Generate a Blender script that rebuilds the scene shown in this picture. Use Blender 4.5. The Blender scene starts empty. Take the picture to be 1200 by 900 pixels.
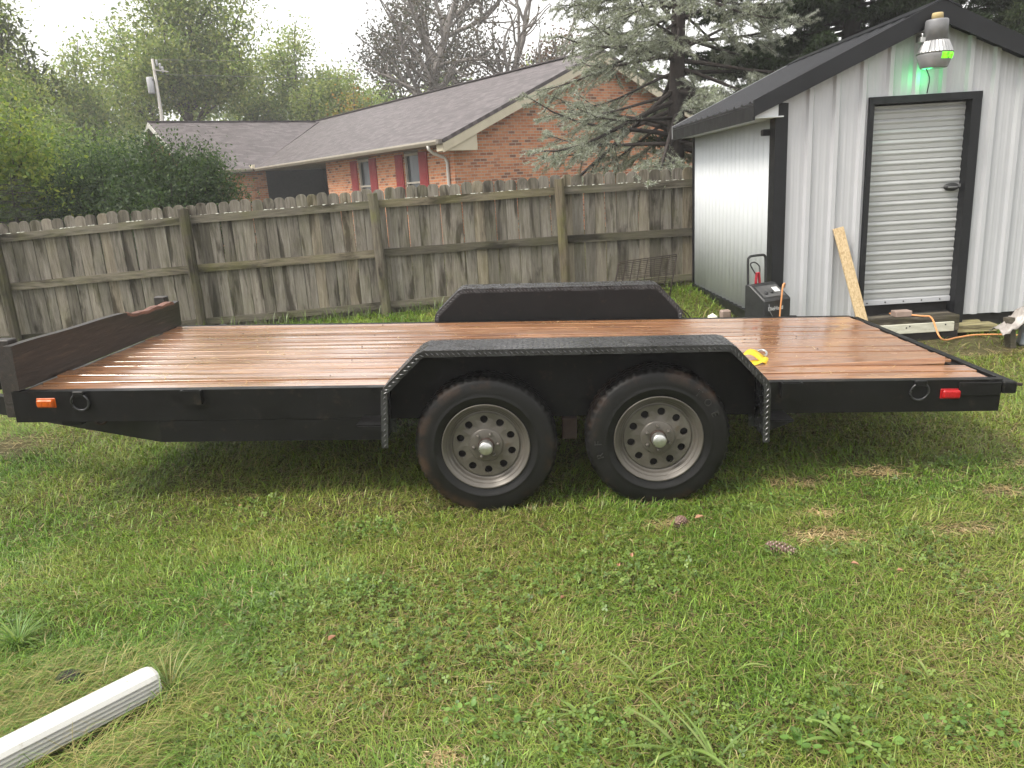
import bpy, bmesh, math, random
import numpy as np
from mathutils import Vector, Matrix
random.seed(7); RNG = np.random.default_rng(11)
rad = math.radians
SC = bpy.context.scene
COL = SC.collection
# ------------------------------------------------------------------ camera
F_PX, PITCH, ROLL, YAW, EYE = 900.0, rad(14.6), 0.060, rad(0.4), 1.62
CAM = Vector((0, 0, EYE))
_fw = Vector((math.sin(YAW)*math.cos(PITCH), math.cos(YAW)*math.cos(PITCH), -math.sin(PITCH)))
_rt = Vector((math.cos(YAW), -math.sin(YAW), 0)); _up = _rt.cross(_fw)
_r2 = _rt*math.cos(ROLL) - _up*math.sin(ROLL); _u2 = _up*math.cos(ROLL) + _rt*math.sin(ROLL)
cam_data = bpy.data.cameras.new('camera'); cam = bpy.data.objects.new('camera', cam_data); COL.objects.link(cam)
cam.matrix_world = Matrix(((_r2.x, _u2.x, -_fw.x, 0), (_r2.y, _u2.y, -_fw.y, 0), (_r2.z, _u2.z, -_fw.z, EYE), (0, 0, 0, 1)))
cam_data.sensor_fit = 'HORIZONTAL'; cam_data.sensor_width = 36.0; cam_data.lens = 36.0*F_PX/1200.0
cam_data.clip_start = 0.05; cam_data.clip_end = 3000
SC.camera = cam
def _ray(px, py): return _fw + _r2*((px-600)/F_PX) - _u2*((py-450)/F_PX)
def atY(px, py, y): d = _ray(px, py); return CAM + d*(y/d.y)
def atZ(px, py, z): d = _ray(px, py); return CAM + d*((z-EYE)/d.z)
# ------------------------------------------------------------------ sky and sun: bright overcast
SUN_EL, SUN_AZ = rad(54), rad(243)          # azimuth clockwise from +Y
world = bpy.data.worlds.new('World'); SC.world = world; world.use_nodes = True
wn, wl = world.node_tree.nodes, world.node_tree.links
wn.clear()
sky = wn.new('ShaderNodeTexSky'); sky.sky_type = 'NISHITA'; sky.sun_disc = False
sky.sun_elevation = SUN_EL; sky.sun_rotation = SUN_AZ; sky.air_density = 1.0; sky.dust_density = 6.0; sky.ozone_density = 1.0
hs = wn.new('ShaderNodeHueSaturation'); hs.inputs['Saturation'].default_value = 0.10; hs.inputs['Value'].default_value = 1.0
mx = wn.new('ShaderNodeMix'); mx.data_type = 'RGBA'; mx.inputs[0].default_value = 0.65
mx.inputs[7].default_value = (8.9, 8.85, 8.7, 1)
bg = wn.new('ShaderNodeBackground'); bg.inputs['Strength'].default_value = 0.105
wo = wn.new('ShaderNodeOutputWorld')
wl.new(sky.outputs[0], hs.inputs['Color']); wl.new(hs.outputs[0], mx.inputs[6]); wl.new(mx.outputs[2], bg.inputs['Color']); wl.new(bg.outputs[0], wo.inputs[0])
sun_data = bpy.data.lights.new('sun', 'SUN'); sun = bpy.data.objects.new('sun', sun_data); COL.objects.link(sun)
sun_data.energy = 1.5; sun_data.angle = rad(18); sun_data.color = (1.0, 0.93, 0.82)
_sd = Vector((math.sin(SUN_AZ)*math.cos(SUN_EL), math.cos(SUN_AZ)*math.cos(SUN_EL), math.sin(SUN_EL)))
sun.rotation_euler = _sd.to_track_quat('Z', 'Y').to_euler(); sun.location = (0, 0, 30)
SC.view_settings.view_transform = 'Standard'; SC.view_settings.look = 'None'
SC.view_settings.exposure = 1.18; SC.view_settings.gamma = 1.0; SC.view_settings.use_curve_mapping = False
SC.render.engine = 'CYCLES'; SC.cycles.use_denoising = True
SC.cycles.use_adaptive_sampling = True; SC.cycles.adaptive_threshold = .025; SC.cycles.max_bounces = 5; SC.cycles.transparent_max_bounces = 8
SC.cycles.diffuse_bounces = 2; SC.cycles.glossy_bounces = 3; SC.cycles.volume_bounces = 0

# ------------------------------------------------------------------ materials
def new_mat(name):
    m = bpy.data.materials.new(name); m.use_nodes = True
    nt = m.node_tree; b = nt.nodes['Principled BSDF']
    return m, nt, b
def coords(nt, stretch=(1, 1, 1), rnd=False, kind='Object', rot=(0, 0, 0)):
    tc = nt.nodes.new('ShaderNodeTexCoord'); mp = nt.nodes.new('ShaderNodeMapping')
    mp.inputs['Scale'].default_value = stretch; mp.inputs['Rotation'].default_value = rot
    nt.links.new(tc.outputs[kind], mp.inputs['Vector'])
    if rnd:
        oi = nt.nodes.new('ShaderNodeObjectInfo'); mu = nt.nodes.new('ShaderNodeMath'); mu.operation = 'MULTIPLY'; mu.inputs[1].default_value = 173.0
        ad = nt.nodes.new('ShaderNodeVectorMath'); ad.operation = 'ADD'
        nt.links.new(oi.outputs['Random'], mu.inputs[0]); nt.links.new(tc.outputs[kind], ad.inputs[0])
        nt.links.new(mu.outputs[0], ad.inputs[1]); nt.links.new(ad.outputs[0], mp.inputs['Vector'])
    return mp.outputs[0]
def noise(nt, vec, scale, detail=4, rough=.55, dist=0.0):
    n = nt.nodes.new('ShaderNodeTexNoise'); n.inputs['Scale'].default_value = scale; n.inputs['Detail'].default_value = detail
    n.inputs['Roughness'].default_value = rough; n.inputs['Distortion'].default_value = dist
    nt.links.new(vec, n.inputs['Vector']); return n.outputs[0]
def ramp(nt, fac, stops):
    r = nt.nodes.new('ShaderNodeValToRGB'); e = r.color_ramp.elements
    while len(e) < len(stops): e.new(0.5)
    for i, (p, c) in enumerate(stops):
        e[i].position = p
        e[i].color = (c, c, c, 1) if isinstance(c, (int, float)) else (*c, 1)
    nt.links.new(fac, r.inputs[0]); return r.outputs[0]
def mixc(nt, fac, a, b, mode='MIX'):
    m = nt.nodes.new('ShaderNodeMix'); m.data_type = 'RGBA'; m.blend_type = mode
    for s, v in ((0, fac), (6, a), (7, b)):
        if hasattr(v, 'is_output'): nt.links.new(v, m.inputs[s])
        elif isinstance(v, (int, float)): m.inputs[s].default_value = v
        else: m.inputs[s].default_value = (*v, 1)
    return m.outputs[2]
def bump(nt, b, h, strength=.4, dist=.01):
    n = nt.nodes.new('ShaderNodeBump'); n.inputs['Strength'].default_value = strength; n.inputs['Distance'].default_value = dist
    nt.links.new(h, n.inputs['Height']); nt.links.new(n.outputs[0], b.inputs['Normal'])
def simple(name, c1, c2=None, scale=6, rough=.6, metal=0, bmp=0.0, stretch=(1, 1, 1), detail=5, rnd=False, rvar=0.1, spec=.5, bdist=.004, dirt=None, dirt_amt=.62, dscale=3):
    m, nt, b = new_mat(name); v = coords(nt, stretch, rnd); n = noise(nt, v, scale, detail)
    c2 = c2 or tuple(x*.75 for x in c1)
    col = ramp(nt, n, [(.3, c2), (.7, c1)])
    if dirt:
        d = noise(nt, v, dscale, 8, .7); col = mixc(nt, ramp(nt, d, [(dirt_amt, 0.0), (dirt_amt+.12, 1.0)]), col, dirt)
    nt.links.new(col, b.inputs['Base Color'])
    rn = noise(nt, v, scale*1.7, 3)
    nt.links.new(ramp(nt, rn, [(.3, max(.02, rough-rvar)), (.7, min(1, rough+rvar))]), b.inputs['Roughness'])
    b.inputs['Metallic'].default_value = metal; b.inputs['Specular IOR Level'].default_value = spec
    if bmp: bump(nt, b, n, bmp, bdist)
    return m
MT = {}
MT['black_paint'] = simple('black_paint', (.0075, .0072, .0072), (.005, .0048, .0048), 5, .42, spec=.22, bmp=.05, dirt=(.026, .021, .016), dirt_amt=.57, dscale=11, rvar=.10)
MT['fender_black'] = simple('fender_black', (.009, .0082, .0082), (.006, .0055, .0055), 3, .55, spec=.18, bmp=.04, dirt=(.026, .019, .014), dirt_amt=.58, dscale=13, rvar=.10)
MT['tread'] = simple('tread_plate_metal', (.065, .065, .069), (.035, .035, .037), 9, .27, metal=.5, bmp=.05, rvar=.15)
MT['tread_bar'] = simple('worn_tread_bars', (.13, .13, .135), (.07, .07, .073), 30, .36, metal=.5)
MT['letter_rubber'] = simple('moulded_letters', (.030, .029, .028), (.018, .017, .017), 20, .42)
MT['rubber'] = None
MT['steel'] = simple('galvanised_steel', (.62, .62, .60), (.42, .42, .41), 20, .35, metal=.9, rvar=.1)
MT['rust'] = simple('rusty_steel', (.055, .034, .025), (.028, .018, .014), 14, .8, metal=.3, bmp=.4)
MT['red_lens'] = simple('red_lens', (.40, .008, .010), (.30, .006, .008), 40, .36, spec=.35)
MT['amber_lens'] = simple('amber_lens', (.50, .095, .004), (.38, .065, .003), 40, .4, spec=.3)
MT['strap'] = simple('yellow_webbing', (.82, .56, .02), (.7, .45, .015), 60, .6, bmp=.2)
MT['raw_wood'] = simple('broken_raw_wood', (.22, .10, .07), (.09, .045, .032), 9, .7, stretch=(6, 1, 6), bmp=.6)
MT['trim'] = simple('charcoal_trim', (.011, .0115, .014), (.008, .0085, .010), 4, .45, spec=.3, bmp=.02, rvar=.08)
MT['roof_metal'] = simple('charcoal_roof_metal', (.018, .0185, .023), (.013, .0135, .017), 3, .38, metal=.2, rvar=.1)
MT['siding'] = simple('galvalume_siding', (.475, .48, .50), (.455, .46, .48), 5, .48, metal=.05, bmp=.0, rvar=.05, dirt=(.44, .44, .455), dirt_amt=.68, dscale=26, spec=.4)
MT['siding_white_lit'] = simple('lit_white_siding', (.60, .62, .64), (.565, .585, .605), 4, .62, spec=.3, bmp=.02, dirt=(.5, .5, .5), dirt_amt=.72, dscale=20)  # side walls paler than the front, their stronger light put into the colour
MT['door_white'] = simple('white_curtain_metal', (.42, .425, .425), (.36, .365, .365), 7, .42, metal=.1, bmp=.03, dirt=(.42, .41, .40), dirt_amt=.66, dscale=9, stretch=(.4, 1, 2))
MT['dark_void'] = simple('dark_timber_and_shade', (.022, .018, .016), (.012, .010, .009), 8, .85, bmp=.3)  # dark timber and fittings; also painted on the porch walls as shade
MT['lamp_grey'] = simple('lamp_housing_grey', (.20, .20, .21), (.165, .165, .17), 12, .45, metal=.2)
MT['lamp_alu'] = simple('lamp_reflector_aluminium', (.46, .455, .45), (.36, .36, .36), 14, .34, metal=.8)
MT['brass'] = simple('tan_photocell', (.50, .40, .20), (.40, .30, .13), 15, .5)
MT['cream'] = simple('cream_fascia', (.62, .56, .43), (.54, .48, .36), 3, .55)
MT['gutter'] = simple('beige_gutter', (.46, .42, .36), (.38, .34, .29), 4, .5)
MT['white_pipe'] = simple('white_downpipe', (.66, .65, .62), (.6, .58, .55), 4, .5)
MT['soffit'] = simple('soffit_grey', (.20, .18, .16), (.16, .14, .12), 3, .7)
MT['shutter'] = simple('red_shutter', (.30, .035, .04), (.22, .025, .03), 5, .55)
MT['charger'] = simple('black_plastic', (.020, .021, .022), (.014, .014, .015), 12, .5, bmp=.1)
MT['charger_panel'] = simple('grey_panel', (.10, .10, .10), (.05, .05, .05), 18, .5)
MT['white_print'] = simple('white_print', (.75, .75, .75), (.7, .7, .7), 5, .5)
MT['red_grip'] = simple('red_grip', (.38, .01, .03), (.3, .01, .02), 10, .5)
MT['orange'] = simple('orange_cord', (.74, .34, .14), (.62, .26, .09), 20, .5)
MT['wire'] = simple('rusty_wire', (.05, .035, .028), (.03, .022, .018), 20, .8, metal=.3)
MT['vinyl'] = simple('white_vinyl', (.60, .59, .56), (.53, .52, .49), 4, .38, dirt=(.30, .26, .17), dirt_amt=.60, dscale=18)
MT['bag'] = simple('clear_plastic_sheet', (.40, .365, .34), (.26, .235, .215), 16, .3, bmp=.5, bdist=.01)
MT['blue_sack'] = simple('blue_white_sack', (.20, .26, .32), (.50, .52, .54), 12, .45, bmp=.4, bdist=.01)
MT['block'] = simple('pinkish_block', (.33, .25, .21), (.25, .18, .15), 12, .85, bmp=.5)
MT['pale_stone'] = simple('pale_stone', (.78, .77, .66), (.68, .66, .52), 10, .8, bmp=.3)
MT['cone'] = simple('pine_cone_brown', (.30, .20, .16), (.16, .09, .065), 60, .7, bmp=.3)
MT['resin'] = simple('resin_tips', (.58, .48, .42), (.42, .32, .28), 60, .7)
MT['dead_leaf'] = simple('dead_leaf', (.42, .22, .13), (.30, .15, .09), 40, .7)
MT['pole'] = simple('grey_pole_wood', (.44, .42, .39), (.32, .30, .28), 6, .85, stretch=(4, 4, .4), bmp=.4)
MT['insul'] = simple('transformer_grey', (.45, .45, .47), (.38, .38, .40), 5, .5)
MT['cable'] = simple('cable_grey', (.16, .16, .16), (.12, .12, .12), 5, .6)
MT['bark'] = simple('bark', (.13, .105, .085), (.055, .043, .034), 9, .9, stretch=(3, 3, .6), bmp=.8, bdist=.02)
MT['bark_dark'] = simple('bark_dark', (.06, .047, .042), (.028, .022, .02), 12, .9, stretch=(2, 2, .8), bmp=.8, bdist=.02)
MT['bark_grey'] = simple('bark_grey', (.24, .215, .20), (.14, .125, .115), 9, .9, stretch=(3, 3, .6), bmp=.6, bdist=.02)

def m_rubber():
    m, nt, b = new_mat('tyre_rubber'); v = coords(nt); n = noise(nt, v, 7, 6)
    col = ramp(nt, n, [(.3, (.004, .004, .004)), (.7, (.009, .0085, .008))])
    # brown dust band scuffed on the shoulder, patchy round the tyre
    tc = nt.nodes.new('ShaderNodeTexCoord'); sp = nt.nodes.new('ShaderNodeSeparateXYZ'); nt.links.new(tc.outputs['Object'], sp.inputs[0])
    cx = nt.nodes.new('ShaderNodeCombineXYZ'); nt.links.new(sp.outputs[0], cx.inputs[0]); nt.links.new(sp.outputs[2], cx.inputs[2])
    ln = nt.nodes.new('ShaderNodeVectorMath'); ln.operation = 'LENGTH'; nt.links.new(cx.outputs[0], ln.inputs[0])
    band = ramp(nt, ln.outputs['Value'], [(.285, 0.0), (.315, 1.0), (.338, 1.0), (.35, 0.25)])
    oi = nt.nodes.new('ShaderNodeObjectInfo'); ad = nt.nodes.new('ShaderNodeVectorMath'); ad.operation = 'ADD'
    mu = nt.nodes.new('ShaderNodeMath'); mu.operation = 'MULTIPLY'; mu.inputs[1].default_value = 50; nt.links.new(oi.outputs['Random'], mu.inputs[0])
    nt.links.new(tc.outputs['Object'], ad.inputs[0]); nt.links.new(mu.outputs[0], ad.inputs[1])
    pt = ramp(nt, noise(nt, ad.outputs[0], 3.2, 8, .7), [(.50, 0.0), (.70, .8)])
    f = nt.nodes.new('ShaderNodeMath'); f.operation = 'MULTIPLY'; nt.links.new(band, f.inputs[0]); nt.links.new(pt, f.inputs[1])
    col = mixc(nt, f.outputs[0], col, (.085, .048, .030))
    nt.links.new(col, b.inputs['Base Color'])
    nt.links.new(ramp(nt, n, [(.3, .38), (.7, .62)]), b.inputs['Roughness']); b.inputs['Specular IOR Level'].default_value = .28
    bump(nt, b, noise(nt, v, 60, 3), .12, .003); return m
MT['rubber'] = m_rubber()
def m_rim():
    m, nt, b = new_mat('grey_wheel_paint'); v = coords(nt); n = noise(nt, v, 8, 6)
    col = ramp(nt, n, [(.3, (.082, .073, .062)), (.7, (.118, .107, .093))])
    d = noise(nt, v, 14, 8, .7); col = mixc(nt, ramp(nt, d, [(.58, 0.0), (.72, .6)]), col, (.12, .07, .04))
    nt.links.new(col, b.inputs['Base Color']); b.inputs['Metallic'].default_value = .3
    nt.links.new(ramp(nt, n, [(.3, .30), (.7, .45)]), b.inputs['Roughness']); return m
MT['rim'] = m_rim()
def m_deck():
    m, nt, b = new_mat('wet_stained_deck'); v = coords(nt, (1, 1, 1), True)
    vs = coords(nt, (.35, 9, 9), True); g = noise(nt, vs, 5.5, 8, .62, .6)
    col = ramp(nt, g, [(.30, (.085, .032, .014)), (.45, (.28, .118, .047)), (.66, (.52, .265, .120))])
    oi = nt.nodes.new('ShaderNodeObjectInfo')
    col = mixc(nt, ramp(nt, oi.outputs['Random'], [(0, 0.0), (1, .55)]), col, mixc(nt, 1.0, col, (.58, .52, .46), 'MULTIPLY'))
    big = noise(nt, v, 1.6, 5, .6); col = mixc(nt, ramp(nt, big, [(.5, 0.0), (.72, .55)]), col, (.32, .155, .078))
    nt.links.new(col, b.inputs['Base Color'])
    wet = noise(nt, coords(nt, (.7, 2.2, 1), False, 'Object'), 1.3, 4, .6)
    nt.links.new(ramp(nt, wet, [(.35, .22), (.62, .42)]), b.inputs['Roughness'])
    b.inputs['Coat Weight'].default_value = 1.0
    nt.links.new(ramp(nt, wet, [(.38, .07), (.64, .30)]), b.inputs['Coat Roughness'])
    b.inputs['Coat IOR'].default_value = 2.15
    bump(nt, b, g, .22, .005); return m
MT['deck'] = m_deck()
def m_board():
    m, nt, b = new_mat('black_weathered_board'); vs = coords(nt, (6, .6, 6)); g = noise(nt, vs, 7, 8, .65, .5)
    col = ramp(nt, g, [(.3, (.010, .008, .007)), (.6, (.026, .020, .017))])
    w = noise(nt, vs, 5, 9, .75); col = mixc(nt, ramp(nt, w, [(.55, 0.0), (.68, .8)]), col, (.085, .060, .044))
    nt.links.new(col, b.inputs['Base Color']); b.inputs['Roughness'].default_value = .45; bump(nt, b, g, .6, .006); return m
MT['board'] = m_board()
def m_fence(name, green=0.3, tint=(1, 1, 1), axis=2):
    m, nt, b = new_mat(name)
    st = [7, 7, 7]; st[axis] = .55
    vs = coords(nt, tuple(st), True); g = noise(nt, vs, 2.6, 8, .62, .8)
    v1 = coords(nt, (1, 1, 1), True)
    t = lambda c: tuple(a*q for a, q in zip(c, tint))
    col = ramp(nt, g, [(.26, t((.060, .053, .045))), (.46, t((.150, .136, .116))), (.70, t((.275, .258, .228)))])
    fine = noise(nt, vs, 11, 6, .7); col = mixc(nt, .35, col, ramp(nt, fine, [(.35, (.060, .052, .044)), (.65, (.25, .232, .203))]), 'MIX')
    st2 = [5, 5, 5]; st2[axis] = .9
    sv = coords(nt, tuple(st2), True); s = noise(nt, sv, 1.25, 6, .6, .4)
    col = mixc(nt, ramp(nt, s, [(.52, 0.0), (.62, .85)]), col, t((.026, .021, .014)))
    gn = noise(nt, v1, 2.3, 6, .65); col = mixc(nt, ramp(nt, gn, [(.45, 0.0), (.7, green)]), col, (.115, .12, .045))
    oi = nt.nodes.new('ShaderNodeObjectInfo')
    col = mixc(nt, 1.0, col, ramp(nt, oi.outputs['Random'], [(0, (.52, .50, .46)), (.35, (.95, .93, .9)), (.7, (1.1, 1.08, 1.05)), (1, (1.15, 1.06, .90))]), 'MULTIPLY')
    nt.links.new(col, b.inputs['Base Color']); b.inputs['Roughness'].default_value = .85; b.inputs['Specular IOR Level'].default_value = .3
    bump(nt, b, g, .7, .008); return m
MT['picket'] = m_fence('weathered_picket', .28)
MT['rail'] = m_fence('weathered_rail', .5, (.70, .69, .60), 0)
MT['post'] = m_fence('mossy_post', .8, (.50, .46, .38))
MT['old_wood'] = m_fence('old_step_timber', .4, (.6, .56, .5), 0)
def m_lichen():
    m, nt, b = new_mat('lichen_plank'); vs = coords(nt, (.5, 6, 6)); g = noise(nt, vs, 5, 8, .65, .4)
    col = ramp(nt, g, [(.35, (.10, .085, .045)), (.55, (.34, .30, .15)), (.72, (.52, .47, .25))])
    nt.links.new(col, b.inputs['Base Color']); b.inputs['Roughness'].default_value = .9; bump(nt, b, g, .8, .01); return m
MT['lichen'] = m_lichen()
MT['lichen_spot'] = simple('lichen_white', (.62, .62, .55), (.45, .46, .38), 30, .95, bmp=.5)
MT['white_board'] = simple('weathered_white_board', (.60, .59, .50), (.46, .45, .36), 9, .7, stretch=(1, 4, 4), bmp=.2, dirt=(.25, .23, .15), dirt_amt=.6, dscale=8)
def m_osb():
    m, nt, b = new_mat('osb_strand'); v = coords(nt, (46, 46, 17)); vo = nt.nodes.new('ShaderNodeTexVoronoi'); vo.inputs['Scale'].default_value = 3.2
    nt.links.new(v, vo.inputs['Vector'])
    sep = nt.nodes.new('ShaderNodeSeparateColor'); nt.links.new(vo.outputs['Color'], sep.inputs[0])
    col = ramp(nt, sep.outputs[0], [(0, (.40, .27, .14)), (.4, (.53, .39, .22)), (1, (.62, .48, .29))])
    nt.links.new(col, b.inputs['Base Color']); b.inputs['Roughness'].default_value = .75; bump(nt, b, sep.outputs[1], .3, .004); return m
MT['osb'] = m_osb()
def m_brick():
    m, nt, b = new_mat('orange_brick')
    tc = nt.nodes.new('ShaderNodeTexCoord'); sp = nt.nodes.new('ShaderNodeSeparateXYZ'); nt.links.new(tc.outputs['Object'], sp.inputs[0])
    ad = nt.nodes.new('ShaderNodeMath'); nt.links.new(sp.outputs[0], ad.inputs[0]); nt.links.new(sp.outputs[1], ad.inputs[1])
    cb = nt.nodes.new('ShaderNodeCombineXYZ'); nt.links.new(ad.outputs[0], cb.inputs[0]); nt.links.new(sp.outputs[2], cb.inputs[1])
    br = nt.nodes.new('ShaderNodeTexBrick'); br.inputs['Scale'].default_value = 1.0
    br.inputs['Brick Width'].default_value = .215; br.inputs['Row Height'].default_value = .076; br.inputs['Mortar Size'].default_value = .008
    br.inputs['Color1'].default_value = (0, 0, 0, 1); br.inputs['Color2'].default_value = (1, 1, 1, 1); br.inputs['Mortar'].default_value = (.5, .5, .5, 1)
    br.inputs['Bias'].default_value = 0.0
    nt.links.new(cb.outputs[0], br.inputs['Vector'])
    col = ramp(nt, br.outputs[0], [(0, (.10, .055, .045)), (.10, (.24, .085, .05)), (.22, (.46, .165, .075)), (.6, (.58, .225, .10)), (1, (.66, .31, .165))])
    n = noise(nt, cb.outputs[0], 9, 5); col = mixc(nt, .25, col, ramp(nt, n, [(.3, (.34, .12, .065)), (.7, (.62, .34, .20))]))
    col = mixc(nt, br.outputs['Fac'], col, (.46, .40, .33))
    nt.links.new(col, b.inputs['Base Color']); b.inputs['Roughness'].default_value = .9; b.inputs['Specular IOR Level'].default_value = .2
    iv = nt.nodes.new('ShaderNodeMath'); iv.operation = 'SUBTRACT'; iv.inputs[0].default_value = 1; nt.links.new(br.outputs['Fac'], iv.inputs[1])
    bump(nt, b, iv.outputs[0], .6, .01); return m
MT['brick'] = m_brick()
def m_shingle():
    m, nt, b = new_mat('asphalt_shingle')
    tc = nt.nodes.new('ShaderNodeTexCoord'); br = nt.nodes.new('ShaderNodeTexBrick'); br.inputs['Scale'].default_value = 1.0
    br.inputs['Brick Width'].default_value = .30; br.inputs['Row Height'].default_value = .145; br.inputs['Mortar Size'].default_value = .006
    br.inputs['Color1'].default_value = (0, 0, 0, 1); br.inputs['Color2'].default_value = (1, 1, 1, 1); br.inputs['Mortar'].default_value = (0, 0, 0, 1)
    nt.links.new(tc.outputs['UV'], br.inputs['Vector'])
    col = ramp(nt, br.outputs[0], [(0, (.055, .044, .046)), (.5, (.095, .078, .081)), (1, (.150, .127, .130))])
    n = noise(nt, coords(nt), 3, 5); col = mixc(nt, .3, col, ramp(nt, n, [(.3, (.06, .05, .05)), (.7, (.14, .12, .122))]))
    nt.links.new(col, b.inputs['Base Color']); b.inputs['Roughness'].default_value = .62
    bump(nt, b, br.outputs[0], .5, .02); return m
MT['shingle'] = m_shingle()
def m_leaf(name, trans=.3, rough=.5):
    m, nt, b = new_mat(name)
    at = nt.nodes.new('ShaderNodeAttribute'); at.attribute_name = 'Col'; nt.links.new(at.outputs['Color'], b.inputs['Base Color'])
    b.inputs['Roughness'].default_value = rough; b.inputs['Specular IOR Level'].default_value = .35
    tr = nt.nodes.new('ShaderNodeBsdfTranslucent'); nt.links.new(mixc(nt, 1.0, at.outputs['Color'], (1.15, 1.25, .7), 'MULTIPLY'), tr.inputs['Color'])
    ms = nt.nodes.new('ShaderNodeMixShader'); ms.inputs[0].default_value = trans
    out = nt.nodes['Material Output']; nt.links.new(b.outputs[0], ms.inputs[1]); nt.links.new(tr.outputs[0], ms.inputs[2]); nt.links.new(ms.outputs[0], out.inputs[0]); return m
MT['leaf'] = m_leaf('leaf', .45); MT['needle'] = m_leaf('needle', .25, .55); MT['grass'] = m_leaf('grass_blade', .28, .36)
def m_soil():
    m, nt, b = new_mat('lawn_soil'); v = coords(nt); n = noise(nt, v, 1.1, 8, .65); n2 = noise(nt, v, 26, 6, .7)
    col = ramp(nt, n, [(.32, (.050, .055, .018)), (.5, (.085, .076, .030)), (.68, (.15, .115, .055))])
    col = mixc(nt, .5, col, ramp(nt, n2, [(.3, (.022, .024, .010)), (.7, (.15, .12, .058))]))
    nt.links.new(col, b.inputs['Base Color']); b.inputs['Roughness'].default_value = .95; b.inputs['Specular IOR Level'].default_value = .2
    bump(nt, b, n2, .9, .02); return m
MT['soil'] = m_soil()
def m_glass():
    m, nt, b = new_mat('dark_window_glass'); b.inputs['Base Color'].default_value = (.035, .045, .05, 1); b.inputs['Roughness'].default_value = .08; b.inputs['Specular IOR Level'].default_value = .6; return m
MT['glass'] = m_glass()
def m_emit(name, col, s):
    m, nt, b = new_mat(name); b.inputs['Base Color'].default_value = (*[c*.6 for c in col], 1)
    v = coords(nt); n = noise(nt, v, 38, 3, .6)
    b.inputs['Emission Color'].default_value = (*col, 1); nt.links.new(ramp(nt, n, [(.40, 0.0), (.52, s)]), b.inputs['Emission Strength']); b.inputs['Roughness'].default_value = .2; return m
MT['green_glow'] = m_emit('green_led', (.16, 1.0, .02), 1.0)
def m_refractor():
    m, nt, b = new_mat('prismatic_refractor'); b.inputs['Base Color'].default_value = (.22, .22, .225, 1); b.inputs['Roughness'].default_value = .25
    b.inputs['Specular IOR Level'].default_value = .6; v = coords(nt); bump(nt, b, noise(nt, v, 60, 2), .3, .004); return m
MT['refractor'] = m_refractor()

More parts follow.
